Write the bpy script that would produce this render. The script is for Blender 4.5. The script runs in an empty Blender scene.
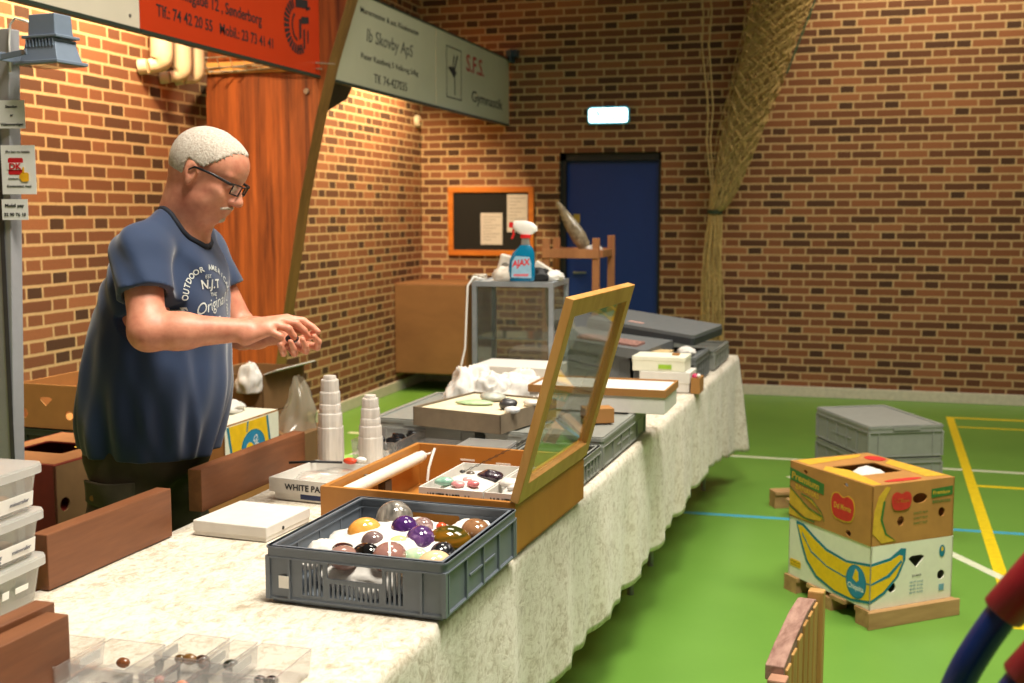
import bpy, bmesh, math, random
import numpy as np
from mathutils import Vector, Matrix, noise
from mathutils.geometry import tessellate_polygon
PI = math.pi
SC = bpy.context.scene
COL = SC.collection
random.seed(7)

# ------------------------------------------------------------------ camera
cam_d = bpy.data.cameras.new('camera'); cam = bpy.data.objects.new('camera', cam_d); COL.objects.link(cam)
F_PX = 1165.0
cam_d.sensor_fit = 'HORIZONTAL'; cam_d.sensor_width = 36.0; cam_d.lens = F_PX / 1024 * 36.0
cam_d.clip_start = 0.05; cam_d.clip_end = 60
YAW = math.radians(16.1316); PITCH = math.radians(6.2943)
cam.location = (0, 0, 1.56)
cam.rotation_euler = (PI / 2 - PITCH, 0, YAW)
cam_d.dof.use_dof = True; cam_d.dof.focus_distance = 2.75; cam_d.dof.aperture_fstop = 4.6
SC.camera = cam
# ------------------------------------------------------------------ exposure
vs = SC.view_settings
vs.view_transform = 'Standard'; vs.look = 'None'; vs.exposure = 0.0; vs.gamma = 1.0; vs.use_curve_mapping = False
# ------------------------------------------------------------------ world: dim warm light of the rest of the hall
W = bpy.data.worlds.new('hall'); SC.world = W; W.use_nodes = True
bg = W.node_tree.nodes['Background']; bg.inputs[0].default_value = (1.0, 0.86, 0.68, 1); bg.inputs[1].default_value = 0.14

def area(name, loc, target, size, power, color, sy=None, spread=PI):
    l = bpy.data.lights.new(name, 'AREA'); l.energy = power; l.color = color; l.size = size
    if sy: l.shape = 'RECTANGLE'; l.size_y = sy
    l.spread = spread
    o = bpy.data.objects.new(name, l); COL.objects.link(o); o.location = loc
    o.rotation_euler = (Vector(target) - Vector(loc)).to_track_quat('-Z', 'Y').to_euler()
    return o
def spot(name, loc, target, power, color, angle, blend=0.3, rad=0.05):
    l = bpy.data.lights.new(name, 'SPOT'); l.energy = power; l.color = color
    l.spot_size = math.radians(angle); l.spot_blend = blend; l.shadow_soft_size = rad
    o = bpy.data.objects.new(name, l); COL.objects.link(o); o.location = loc
    o.rotation_euler = (Vector(target) - Vector(loc)).to_track_quat('-Z', 'Y').to_euler()
    return o
WARM = (1.0, 0.83, 0.58); NEUT = (1.0, 0.93, 0.80)
area('hall_lamp_near', (0.1, 1.9, 5.6), (-0.9, 2.6, 0.8), 1.3, 200, NEUT, spread=math.radians(125))
area('hall_lamp_mid', (1.9, 4.4, 5.8), (0.4, 4.4, 0), 2.0, 115, NEUT, spread=math.radians(130))
area('hall_lamp_far', (-1.2, 6.0, 5.8), (-1.0, 5.4, 0.7), 1.4, 45, NEUT, spread=math.radians(110))
ORG = (1.0, 0.72, 0.40)
spot('wall_lamp_a', (-3.25, 3.7, 3.25), (-3.80, 3.7, 1.9), 300, ORG, 140, 0.8, 0.12)
spot('wall_lamp_b', (-3.25, 5.1, 3.25), (-3.80, 5.1, 1.9), 330, ORG, 140, 0.8, 0.12)
spot('wall_lamp_c', (-3.30, 7.5, 3.05), (-3.80, 7.5, 1.8), 260, ORG, 135, 0.6, 0.08)
spot('wall_lamp_d', (-3.30, 8.9, 3.05), (-3.80, 8.9, 1.8), 280, ORG, 130, 0.5, 0.06)
spot('back_wall_lamp', (0.6, 8.8, 4.7), (0.6, 10.15, 3.0), 400, (1.0, 0.80, 0.52), 90, 0.9, 0.2)
# ------------------------------------------------------------------ materials
def lin(c):
    return tuple((x / 12.92 if x <= 0.04045 else ((x + 0.055) / 1.055) ** 2.4) for x in c)
def rgb(r, g, b): return lin((r / 255, g / 255, b / 255)) + (1,)
class NT:
    def __init__(s, name):
        s.m = bpy.data.materials.new(name); s.m.use_nodes = True; s.t = s.m.node_tree
        s.b = s.t.nodes['Principled BSDF']; s.out = s.t.nodes['Material Output']
    def n(s, typ, **kw):
        x = s.t.nodes.new(typ)
        for k, v in kw.items(): setattr(x, k, v)
        return x
    def l(s, a, b): s.t.links.new(a, b)
    def mth(s, op, a, b=None, c=None):
        x = s.n('ShaderNodeMath', operation=op)
        for i, v in enumerate((a, b, c)):
            if v is None: continue
            if isinstance(v, (int, float)): x.inputs[i].default_value = v
            else: s.l(v, x.inputs[i])
        return x.outputs[0]
    def mix(s, f, a, b):
        x = s.n('ShaderNodeMix', data_type='RGBA')
        for i, v in ((0, f), (6, a), (7, b)):
            if isinstance(v, (int, float, tuple)): x.inputs[i].default_value = v
            else: s.l(v, x.inputs[i])
        return x.outputs[2]
    def coord(s, scale=(1, 1, 1), rot=(0, 0, 0), kind='Object'):
        tc = s.n('ShaderNodeTexCoord'); mp = s.n('ShaderNodeMapping')
        s.l(tc.outputs[kind], mp.inputs[0]); mp.inputs['Scale'].default_value = scale; mp.inputs['Rotation'].default_value = rot
        return mp.outputs[0]
    def noise(s, vec, scale, detail=4, rough=0.55, dist=0):
        x = s.n('ShaderNodeTexNoise'); s.l(vec, x.inputs['Vector'])
        x.inputs['Scale'].default_value = scale; x.inputs['Detail'].default_value = detail
        x.inputs['Roughness'].default_value = rough; x.inputs['Distortion'].default_value = dist
        return x.outputs[0]
    def ramp(s, f, stops):
        x = s.n('ShaderNodeValToRGB'); s.l(f, x.inputs[0]); cr = x.color_ramp
        while len(cr.elements) < len(stops): cr.elements.new(0.5)
        for e, (p, c) in zip(cr.elements, stops): e.position = p; e.color = c
        return x.outputs[0]
    def bump(s, h, strength=0.3, dist=0.01):
        x = s.n('ShaderNodeBump'); s.l(h, x.inputs['Height']); x.inputs['Strength'].default_value = strength
        x.inputs['Distance'].default_value = dist; s.l(x.outputs[0], s.b.inputs['Normal'])
    def base(s, v):
        if isinstance(v, tuple): s.b.inputs['Base Color'].default_value = v
        else: s.l(v, s.b.inputs['Base Color'])
    def set(s, **kw):
        for k, v in kw.items(): s.b.inputs[k.replace('_', ' ')].default_value = v
MATS = {}
def plain(name, col, rough=0.5, metal=0.0, var=0.08, scale=30, bump=0.0, **kw):
    """plain coloured stuff with a little noise variation"""
    if name in MATS: return MATS[name]
    t = NT(name); v = t.coord(); nz = t.noise(v, scale, 4)
    dark = tuple(c * (1 - var * 1.5) for c in col[:3]) + (1,); lite = tuple(min(1, c * (1 + var)) for c in col[:3]) + (1,)
    t.base(t.ramp(nz, [(0.3, dark), (0.7, lite)]))
    t.set(Roughness=rough, Metallic=metal, **kw)
    if bump: t.bump(nz, bump, 0.005)
    MATS[name] = t.m
    return t.m
def wood(name, c1, c2, axis='X', scale=14, rough=0.5, stretch=0.12, blotch=None):
    if name in MATS: return MATS[name]
    t = NT(name)
    sc = {'X': (stretch, 1, 1), 'Y': (1, stretch, 1), 'Z': (1, 1, stretch)}[axis]
    v = t.coord(sc); n1 = t.noise(v, scale, 6, 0.6, 0.6); n2 = t.noise(v, scale * 5, 3, 0.6)
    f = t.mth('ADD', t.mth('MULTIPLY', n1, 0.75), t.mth('MULTIPLY', n2, 0.25))
    c = t.ramp(f, [(0.36, c1), (0.62, c2)])
    t.base(c); t.set(Roughness=rough); t.bump(n2, 0.1, 0.003)
    MATS[name] = t.m
    return t.m
def clear(name, tint=(1, 1, 1, 1), body=0.12, rough=0.08, col=(0.85, 0.88, 0.9, 1), spec=1.0):
    """thin transparent plastic or glass: mostly see-through, some body, fresnel gloss"""
    if name in MATS: return MATS[name]
    t = NT(name); tr = t.n('ShaderNodeBsdfTransparent'); tr.inputs[0].default_value = tint
    t.set(Roughness=rough); t.base(col)
    lw = t.n('ShaderNodeLayerWeight'); lw.inputs[0].default_value = 0.5; sch = t.mth('ADD', 0.045, t.mth('MULTIPLY', t.mth('POWER', lw.outputs['Facing'], 4.0), 0.9))
    gl = t.n('ShaderNodeBsdfGlossy'); gl.inputs['Roughness'].default_value = rough
    df = t.n('ShaderNodeBsdfDiffuse'); df.inputs[0].default_value = col; tl_ = t.n('ShaderNodeBsdfTranslucent'); tl_.inputs[0].default_value = col
    mb_ = t.n('ShaderNodeMixShader'); mb_.inputs[0].default_value = 0.5; t.l(df.outputs[0], mb_.inputs[1]); t.l(tl_.outputs[0], mb_.inputs[2])
    m1 = t.n('ShaderNodeMixShader'); m1.inputs[0].default_value = body
    t.l(tr.outputs[0], m1.inputs[1]); t.l(mb_.outputs[0], m1.inputs[2])
    m2 = t.n('ShaderNodeMixShader'); t.l(t.mth('MULTIPLY', sch, spec), m2.inputs[0])
    t.l(m1.outputs[0], m2.inputs[1]); t.l(gl.outputs[0], m2.inputs[2]); t.l(m2.outputs[0], t.out.inputs[0])
    MATS[name] = t.m
    return t.m
def brick_mat(name, ax, tone=(1, 1, 1)):
    """Flemish bond in object (= world) coordinates: stretcher, header, stretcher ... , courses 66.7 mm"""
    t = NT(name); tc = t.n('ShaderNodeTexCoord'); sp = t.n('ShaderNodeSeparateXYZ'); t.l(tc.outputs['Object'], sp.inputs[0])
    wob = t.noise(tc.outputs['Object'], 9, 2)
    u = t.mth('ADD', sp.outputs[ax], t.mth('MULTIPLY', wob, 0.010)); z = t.mth('ADD', sp.outputs[2], t.mth('MULTIPLY', wob, 0.006))
    v = t.mth('DIVIDE', z, 0.0667); row = t.mth('FLOOR', v); fv = t.mth('FRACT', v)
    par = t.mth('MODULO', row, 2.0)
    rj = t.n('ShaderNodeTexWhiteNoise', noise_dimensions='1D'); t.l(row, rj.inputs['W'])
    uu = t.mth('ADD', t.mth('ADD', t.mth('DIVIDE', u, 0.36), t.mth('MULTIPLY', par, 0.5)), t.mth('MULTIPLY', rj.outputs[0], 0.05))
    cu = t.mth('FLOOR', uu); fu = t.mth('FRACT', uu)
    hdr = t.mth('GREATER_THAN', fu, 0.6667)
    jv = t.mth('LESS_THAN', fv, 0.22)
    j1 = t.mth('LESS_THAN', fu, 0.038)
    j2 = t.mth('LESS_THAN', t.mth('ABSOLUTE', t.mth('SUBTRACT', fu, 0.6857)), 0.019)
    mort = t.mth('MAXIMUM', jv, t.mth('MAXIMUM', j1, j2))
    cb = t.n('ShaderNodeCombineXYZ'); t.l(cu, cb.inputs[0]); t.l(row, cb.inputs[1]); t.l(hdr, cb.inputs[2])
    wn = t.n('ShaderNodeTexWhiteNoise', noise_dimensions='3D'); t.l(cb.outputs[0], wn.inputs['Vector'])
    f = t.mth('SUBTRACT', wn.outputs[0], t.mth('MULTIPLY', hdr, 0.22))
    col = t.ramp(f, [(0.0, rgb(66, 50, 40)), (0.12, rgb(92, 62, 46)), (0.42, rgb(120, 78, 55)), (0.75, rgb(138, 90, 62)), (1.0, rgb(156, 104, 72))])
    fine = t.noise(tc.outputs['Object'], 60, 4, 0.7)
    col = t.mix(t.mth('MULTIPLY', fine, 0.45), col, rgb(92, 56, 42))
    mc = t.ramp(fine, [(0.3, rgb(170, 142, 106)), (0.7, rgb(196, 168, 128))])
    t.base(t.mix(mort, col, mc)); t.set(Roughness=0.85)
    t.b.inputs['Specular IOR Level'].default_value = 0.2
    h = t.mth('ADD', t.mth('SUBTRACT', 1.0, mort), t.mth('MULTIPLY', fine, 0.4)); t.bump(h, 0.6, 0.006)
    MATS[name] = t.m
    return t.m

# ------------------------------------------------------------------ mesh builder
class MB:
    def __init__(s): s.v = []; s.f = []; s.mi = []; s.M = Matrix(); s.cur = 0
    def add(s, vs, fs, mi=None):
        b = len(s.v); s.v += [tuple(s.M @ Vector(p)) for p in vs]
        s.f += [tuple(b + i for i in f) for f in fs]; s.mi += [s.cur if mi is None else mi] * len(fs)
        return s
    def box(s, x0, x1, y0, y1, z0, z1, mi=None):
        vs = [(x, y, z) for z in (z0, z1) for y in (y0, y1) for x in (x0, x1)]
        return s.add(vs, [(0, 2, 3, 1), (4, 5, 7, 6), (0, 1, 5, 4), (2, 6, 7, 3), (0, 4, 6, 2), (1, 3, 7, 5)], mi)
    def frustum(s, x0, x1, y0, y1, z0, z1, dx, dy, mi=None):
        """box whose top is larger by dx,dy on each side"""
        vs = [(x0, y0, z0), (x1, y0, z0), (x0, y1, z0), (x1, y1, z0), (x0 - dx, y0 - dy, z1), (x1 + dx, y0 - dy, z1), (x0 - dx, y1 + dy, z1), (x1 + dx, y1 + dy, z1)]
        return s.add(vs, [(0, 2, 3, 1), (4, 5, 7, 6), (0, 1, 5, 4), (2, 6, 7, 3), (0, 4, 6, 2), (1, 3, 7, 5)], mi)
    def lathe(s, prof, n=24, mi=None, cap=True):
        vs = []; fs = []
        for r, z in prof:
            for k in range(n): a = 2 * PI * k / n; vs.append((r * math.cos(a), r * math.sin(a), z))
        for j in range(len(prof) - 1):
            for k in range(n):
                a, b = j * n + k, j * n + (k + 1) % n
                fs.append((a, b, b + n, a + n))
        if cap: fs.append(tuple(reversed(range(n)))); fs.append(tuple(range((len(prof) - 1) * n, len(prof) * n)))
        return s.add(vs, fs, mi)
    def cyl(s, p, q, r, n=16, mi=None, r2=None):
        return s.tube([p, q], [r, r if r2 is None else r2], n, mi)
    def tube(s, pts, r, n=8, mi=None):
        pts = [Vector(p) for p in pts]; R = r if isinstance(r, (list, tuple)) else [r] * len(pts)
        vs = []; fs = []; up = Vector((0, 0, 1)); prev = None
        for i, p in enumerate(pts):
            d = (pts[min(i + 1, len(pts) - 1)] - pts[max(i - 1, 0)])
            d = d.normalized() if d.length > 1e-9 else Vector((0, 0, 1))
            if prev is None:
                a = d.cross(up if abs(d.z) < 0.95 else Vector((1, 0, 0))).normalized()
            else:
                a = (prev - d * prev.dot(d)).normalized()
            prev = a; b = d.cross(a)
            for k in range(n):
                t = 2 * PI * k / n; vs.append(tuple(p + (a * math.cos(t) + b * math.sin(t)) * R[i]))
        for i in range(len(pts) - 1):
            for k in range(n):
                x, y = i * n + k, i * n + (k + 1) % n
                fs.append((x, y, y + n, x + n))
        fs.append(tuple(reversed(range(n)))); fs.append(tuple(range((len(pts) - 1) * n, len(pts) * n)))
        return s.add(vs, fs, mi)
    def ell(s, c, r, n=20, m=12, mi=None, fn=None):
        vs = [(c[0], c[1], c[2] - r[2])]; fs = []
        for j in range(1, m):
            t = PI * j / m
            for k in range(n):
                a = 2 * PI * k / n
                vs.append((c[0] + r[0] * math.sin(t) * math.cos(a), c[1] + r[1] * math.sin(t) * math.sin(a), c[2] - r[2] * math.cos(t)))
        vs.append((c[0], c[1], c[2] + r[2]))
        for k in range(n): fs.append((0, 1 + (k + 1) % n, 1 + k))
        for j in range(m - 2):
            for k in range(n):
                a, b = 1 + j * n + k, 1 + j * n + (k + 1) % n
                fs.append((a, b, b + n, a + n))
        L = len(vs) - 1; b0 = 1 + (m - 2) * n
        for k in range(n): fs.append((b0 + k, b0 + (k + 1) % n, L))
        if fn: vs = [fn(Vector(p)) for p in vs]
        return s.add(vs, fs, mi)
    def panel(s, outer, holes, t, mi=None):
        """flat plate in local XY with polygon holes, thickness t along +Z (local)"""
        loops = [[Vector((x, y, 0)) for x, y in lp] for lp in [outer] + list(holes)]
        tri = tessellate_polygon(loops); flat = [p for lp in loops for p in lp]; n = len(flat)
        vs = [(p.x, p.y, 0) for p in flat] + [(p.x, p.y, t) for p in flat]
        fs = []
        for a, b, c in tri:
            A, B, C_ = flat[a], flat[b], flat[c]
            if (B - A).cross(C_ - A).z < 0: b, c = c, b
            fs.append((a, c, b)); fs.append((a + n, b + n, c + n))
        o = 0
        for lp in loops:
            m = len(lp)
            for i in range(m): a, b = o + i, o + (i + 1) % m; fs.append((a, b, b + n, a + n))
            o += m
        return s.add(vs, fs, mi)
    def prism(s, poly, z0, z1, mi=None):
        n = len(poly); vs = [(x, y, z0) for x, y in poly] + [(x, y, z1) for x, y in poly]
        return s.add(vs, [tuple(reversed(range(n))), tuple(range(n, 2 * n))] + [(i, (i + 1) % n, (i + 1) % n + n, i + n) for i in range(n)], mi)
def setp(o, label=None, cat=None, group=None, kind=None, category=None):
    cat = cat or category
    if label: o['label'] = label
    if cat: o['category'] = cat
    if group: o['group'] = group
    if kind: o['kind'] = kind
    return o
def obj(name, mb, mats, parent=None, smooth=False, bevel=0, seg=2, **kw):
    me = bpy.data.meshes.new(name); me.from_pydata(mb.v, [], mb.f)
    if not isinstance(mats, (list, tuple)): mats = [mats]
    for m in mats: me.materials.append(m)
    if len(mats) > 1: me.polygons.foreach_set('material_index', mb.mi)
    bm = bmesh.new(); bm.from_mesh(me); bmesh.ops.recalc_face_normals(bm, faces=bm.faces); bm.to_mesh(me); bm.free()
    if smooth: me.polygons.foreach_set('use_smooth', [True] * len(me.polygons))
    me.update()
    o = bpy.data.objects.new(name, me); COL.objects.link(o)
    if parent: o.parent = parent
    if smooth == 'auto':
        me.polygons.foreach_set('use_smooth', [True] * len(me.polygons)); me.set_sharp_from_angle(angle=math.radians(40))
    if bevel:
        b = o.modifiers.new('bevel', 'BEVEL'); b.width = bevel; b.segments = seg; b.limit_method = 'ANGLE'; b.angle_limit = math.radians(40)
    return setp(o, **kw)
def thing(name, label, cat, loc=(0, 0, 0), rz=0, group=None, rot=None):
    o = bpy.data.objects.new(name, None); COL.objects.link(o); o.empty_display_size = 0.05
    o.location = loc; o.rotation_euler = rot if rot else (0, 0, rz)
    return setp(o, label, cat, group)
def struct(name, mb, m, **kw): return obj(name, mb, m, kind='structure', **kw)
def dup(root, loc, rz, label, group=None):
    r = root.copy(); COL.objects.link(r); r.location = loc; r.rotation_euler = (0, 0, rz); r['label'] = label
    if group: r['group'] = group
    for ch in list(root.children):
        c = ch.copy(); COL.objects.link(c); c.parent = r
        for g in list(ch.children):
            d = g.copy(); COL.objects.link(d); d.parent = c
    return r
DG = None
def text_geo(s, size, bold=0.0, align='LEFT', shear=0.0, ext=0.0, space=1.0):
    cu = bpy.data.curves.new('t', 'FONT'); cu.body = s; cu.size = size; cu.offset = bold * size; cu.align_x = align
    cu.shear = shear; cu.extrude = ext; cu.space_character = space; cu.resolution_u = 3
    o = bpy.data.objects.new('t', cu); COL.objects.link(o)
    dg = bpy.context.evaluated_depsgraph_get(); me = bpy.data.meshes.new_from_object(o.evaluated_get(dg))
    vs = [tuple(v.co) for v in me.vertices]; fs = [tuple(p.vertices) for p in me.polygons]
    bpy.data.objects.remove(o); bpy.data.curves.remove(cu); bpy.data.meshes.remove(me)
    return vs, fs
def text(name, s, size, m, parent, origin, xdir, ydir, bold=0.0, align='LEFT', shear=0.0, sx=1.0, thick=0.0006, space=1.0):
    """lettering as thin real geometry: origin, x direction, y (up) direction in parent space"""
    vs, fs = text_geo(s, size, bold, align, shear, thick / 2, space)
    X = Vector(xdir).normalized(); Y = Vector(ydir).normalized(); Z = X.cross(Y); O = Vector(origin)
    mb = MB(); mb.add([tuple(O + X * (v[0] * sx) + Y * v[1] + Z * (v[2] + thick / 2)) for v in vs], fs)
    return obj(name, mb, m, parent)
def ellpts(cx, cy, rx, ry, n=18, a0=0): return [(cx + rx * math.cos(2 * PI * k / n + a0), cy + ry * math.sin(2 * PI * k / n + a0)) for k in range(n)]
def rrect(x0, x1, y0, y1, r, n=4):
    out = []
    for cx, cy, a in ((x1 - r, y0 + r, -PI / 2), (x1 - r, y1 - r, 0), (x0 + r, y1 - r, PI / 2), (x0 + r, y0 + r, PI)):
        for k in range(n + 1): t = a + PI / 2 * k / n; out.append((cx + r * math.cos(t), cy + r * math.sin(t)))
    return out
def wall_M(origin, xdir, ydir):
    X = Vector(xdir).normalized(); Y = Vector(ydir).normalized(); Z = X.cross(Y)
    M = Matrix((X, Y, Z)).transposed().to_4x4(); M.translation = Vector(origin); return M

# ------------------------------------------------------------------ room shell
WX, WY = -3.80, 10.15
mb = MB(); mb.box(WX, 9, -1.5, WY, -0.1, 0)
t = NT('green_sports_floor'); v = t.coord(); n1 = t.noise(v, 1.3, 3); n2 = t.noise(v, 40, 3)
c = t.ramp(n1, [(0.3, rgb(96, 142, 56)), (0.7, rgb(106, 152, 62))]); t.base(t.mix(t.mth('MULTIPLY', n2, 0.18), c, rgb(120, 165, 70)))
t.set(Roughness=0.38); t.b.inputs['Specular IOR Level'].default_value = 0.35; t.bump(n2, 0.05, 0.002)
struct('floor', mb, t.m)
mb = MB(); mb.box(WX - 0.2, WX, -1.5, WY + 0.2, 0, 5.2); struct('wall_left', mb, brick_mat('brick_left', 1))
# back wall with the door opening
DX0, DX1, DZ = -2.50, -1.59, 2.09
mb = MB(); Bk = brick_mat('brick_back', 0)
mb.box(WX, DX0, WY, WY + 0.22, 0, 5.2); mb.box(DX1, 9, WY, WY + 0.22, 0, 5.2); mb.box(DX0, DX1, WY, WY + 0.22, DZ, 5.2)
struct('wall_back', mb, Bk)
white_base = plain('baseboard_paint', rgb(200, 195, 180), 0.5)
mb = MB(); mb.box(WX, WX + 0.02, -1.5, WY - 0.02, 0, 0.09); struct('baseboard_left', mb, white_base, bevel=0.004)
mb = MB(); mb.box(WX, DX0 - 0.02, WY - 0.02, WY, 0, 0.09); mb.box(DX1 + 0.02, 9, WY - 0.02, WY, 0, 0.09); struct('baseboard_back', mb, white_base, bevel=0.004)
# painted court lines
def line(i, x0, y0, x1, y1, w, m, k=0):
    d = Vector((x1 - x0, y1 - y0, 0)); n = Vector((-d.y, d.x, 0)).normalized() * w / 2
    z = 0.0006 + k * 0.0004
    mb = MB(); a = Vector((x0, y0, 0)); b = Vector((x1, y1, 0))
    mb.prism([(p.x, p.y) for p in (a - n, b - n, b + n, a + n)], 0.0, z); struct('trim_%d' % i, mb, m)
LY = plain('court_yellow', rgb(235, 205, 30), 0.4); LW = plain('court_white', rgb(215, 220, 190), 0.4); LB = plain('court_blue', rgb(70, 165, 190), 0.4)
line(1, -3.4, 5.92, 8, 6.22, 0.045, LB)
line(2, -3.4, 7.56, 8, 7.34, 0.05, LW, 1)
line(3, 0.777, 9.43, 0.655, 4.61, 0.055, LY, 3)
line(4, 0.79, 9.40, 8, 9.44, 0.05, LY, 2)
line(5, 0.80, 9.00, 8, 9.04, 0.035, LY, 2)
line(6, 0.74, 7.05, 8, 7.05, 0.045, LY, 2)
line(7, 0.69, 5.09, 8, 5.09, 0.045, LY, 2)
line(8, -0.3, 7.0, 1.9, 3.05, 0.05, LW, 4)

# door, recessed
blue = plain('blue_door_paint', rgb(4, 48, 126), 0.45, var=0.03); darkf = plain('dark_frame_paint', rgb(22, 26, 30), 0.5)
mb = MB()
mb.box(DX0, DX0 + 0.05, WY + 0.05, WY + 0.22, 0, DZ); mb.box(DX1 - 0.03, DX1, WY + 0.05, WY + 0.22, 0, DZ); mb.box(DX0, DX1, WY + 0.05, WY + 0.22, DZ - 0.07, DZ)
dr = MB(); dr.box(DX0 + 0.05, DX1 - 0.03, WY + 0.10, WY + 0.15, 0.005, DZ - 0.07)
d = struct('door_1', dr, blue, bevel=0.004)
obj('door_frame', mb, darkf, d)
mb = MB(); mb.box(DX0 + 0.11, DX0 + 0.17, WY + 0.088, WY + 0.10, 1.47, 1.55); obj('lock_plate', mb, plain('brass', rgb(190, 175, 90), 0.35, 0.6), d, label='yellowish square lock plate')
mb = MB(); mb.cyl((DX0 + 0.13, WY + 0.10, 1.03), (DX0 + 0.13, WY + 0.05, 1.03), 0.012); mb.cyl((DX0 + 0.13, WY + 0.05, 1.03), (DX0 + 0.24, WY + 0.05, 1.03), 0.010)
obj('door_handle', mb, plain('steel', rgb(150, 150, 150), 0.35, 0.8), d, smooth='auto')
def fit_text(name, s, m, parent, y0, y1, zc, cap, face='X', x=0, bold=0.0, shear=0.0, thick=0.001, lift=0.0005):
    """lettering on an upright face: face 'X' faces +X and reads along +Y; face '-Y' faces -Y and reads along +X"""
    size = cap / 0.70
    vs, fs = text_geo(s, size, bold, 'LEFT', shear, thick / 2)
    a = min(v[0] for v in vs); b = max(v[0] for v in vs); k = (y1 - y0) / (b - a); mb = MB()
    if face == 'X': mb.add([(x + lift + thick / 2 + v[2], y0 + (v[0] - a) * k, zc - cap / 2 + v[1]) for v in vs], fs)
    elif face == '-Y': mb.add([(y0 + (v[0] - a) * k, x - lift - thick / 2 - v[2], zc - cap / 2 + v[1]) for v in vs], fs)
    return obj(name, mb, m, parent)
ink = plain('black_ink', rgb(34, 34, 36), 0.6, var=0.02)

# ------------------------------------------------------------------ glulam portal beam
bw = wood('glulam_pine', rgb(84, 38, 16), rgb(158, 82, 34), 'Z', 16, 0.5, 0.05)
be = wood('beam_edge_pine', rgb(118, 84, 40), rgb(150, 108, 56), 'Z', 14, 0.5, 0.06)
inner = [(-3.42, 0.0), (-3.308, 0.50), (-3.20, 1.08), (-3.099, 1.636), (-2.985, 2.12), (-2.89, 2.45), (-2.781, 2.76), (-2.60, 3.25), (-2.3, 3.9), (-1.9, 4.6)]
outer = [(-2.3, 5.0), (-3.0, 4.3), (-3.45, 3.5), (-3.66, 2.8), (-3.70, 2.2), (-3.70, 0.0)]
mb = MB(); mb.M = wall_M((0, 6.39, 0), (1, 0, 0), (0, 0, 1)); mb.prism([(x, z) for x, z in inner + outer], 0, 0.14)
beam = thing('glulam_beam', 'tall reddish glued laminated wooden roof beam rising against the brick wall behind the man', 'beam', (-3.5, 6.32, 0))
beam_loc = Vector(beam.location)
def rel(mb, root):
    inv = Matrix.Translation(-Vector(root.location)); mb.v = [tuple(inv @ Vector(p)) for p in mb.v]; return mb
mb.mi = [0, 0] + [1] * (len(mb.f) - 2)
obj('timber', rel(mb, beam), [bw, be], beam, bevel=0.004)
zinc = plain('zinc', rgb(150, 150, 150), 0.4, 0.8)
for (x, z) in ((-3.04, 2.26), (-2.98, 2.62)):
    mb = MB(); mb.cyl((x, 6.25, z), (x, 6.235, z), 0.016, 10); obj('bolt', rel(mb, beam), zinc, beam, label='small round bolt head')
# black loudspeaker wedge behind the beam
mb = MB(); mb.M = wall_M((-3.62, 6.42, 0), (1, 0, 0), (0, 0, 1)) @ Matrix.Rotation(0, 4, 'Z')
mb.v = []; 
pts = [(-3.50, 6.42, 2.62), (-2.99, 6.42, 2.62), (-2.99, 6.42, 2.31), (-3.10, 6.42, 2.10), (-3.50, 6.42, 2.10)]
mb2 = MB(); mb2.add(pts + [(x, 6.95, z if z > 2.5 else z + 0.18) for x, y, z in pts], [(0, 1, 2, 3, 4), (9, 8, 7, 6, 5)] + [(i, (i + 1) % 5, (i + 1) % 5 + 5, i + 5) for i in range(5)])
t_ = thing('wall_loudspeaker', 'black wedge-shaped loudspeaker hanging behind the slanting beam under the grey sign', 'loudspeaker', (-3.3, 6.7, 2.1))
blk = plain('matt_black', rgb(16, 17, 19), 0.6)
obj('cabinet', rel(mb2, t_), blk, t_, bevel=0.01)
mb = MB(); mb.box(-3.72, -3.48, 6.6, 6.7, 2.35, 2.45); obj('bracket', rel(mb, t_), blk, t_)

# ------------------------------------------------------------------ sponsor signs
SXP = -2.955
def sign(name, label, y0, y1, col, z1=2.905):
    t = thing(name, label, 'sign', (SXP, (y0 + y1) / 2, 2.34))
    mb = MB(); mb.box(SXP - 0.012, SXP, y0, y1, 2.345, z1); obj('board', rel(mb, t), plain(name + '_paint', col, 0.45, var=0.03, scale=4), t)
    mb = MB(); mb.box(SXP - 0.03, SXP + 0.004, y0, y1, 2.330, 2.346); mb.box(SXP - 0.03, SXP + 0.004, y0, y1, z1, z1 + 0.012); obj('edge_rail', rel(mb, t), plain('dark_green_rail', rgb(40, 52, 44), 0.5), t)
    return t
def on(t, *a, **k):
    o = fit_text(*a[:2], a[2], t, *a[3:], **k); L = Vector(t.location)
    for v in o.data.vertices: v.co -= L
    return o
t = sign('blank_sign', 'blank beige sign board at top left, beside the orange one', 3.1, 4.47, rgb(216, 206, 186), 2.96)
for y in (3.6, 4.40):
    mb = MB(); mb.cyl((SXP, y, 2.39), (SXP + 0.004, y, 2.39), 0.007, 10); obj('screw', rel(mb, t), zinc, t)
t = sign('orange_sign', 'orange sponsor sign with black phone numbers above the man', 4.475, 6.245, rgb(190, 52, 10), 3.06)
on(t, 'lettering', 'annisgade 12 , Sønderborg', ink, 4.74, 5.56, 2.552, 0.055, x=SXP, bold=0.012)
on(t, 'lettering', 'Tlf.: 74 42 20 55   Mobil.: 23 73 41 41', ink, 4.60, 5.68, 2.447, 0.052, x=SXP, bold=0.012)
mb = MB(); mb.M = wall_M((SXP + 0.0008, 5.97, 2.58), (0, 1, 0), (0, 0, 1))
for k in range(16):      # tyre treads and rim of the black machine picture
    a0 = 1.9 + k * 0.21; a1 = a0 + 0.14
    mb.prism([(0.16 * math.cos(a0), 0.15 * math.sin(a0)), (0.16 * math.cos(a1), 0.15 * math.sin(a1)), (0.10 * math.cos(a1), 0.10 * math.sin(a1)), (0.10 * math.cos(a0), 0.10 * math.sin(a0))], 0, 0.001)
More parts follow.
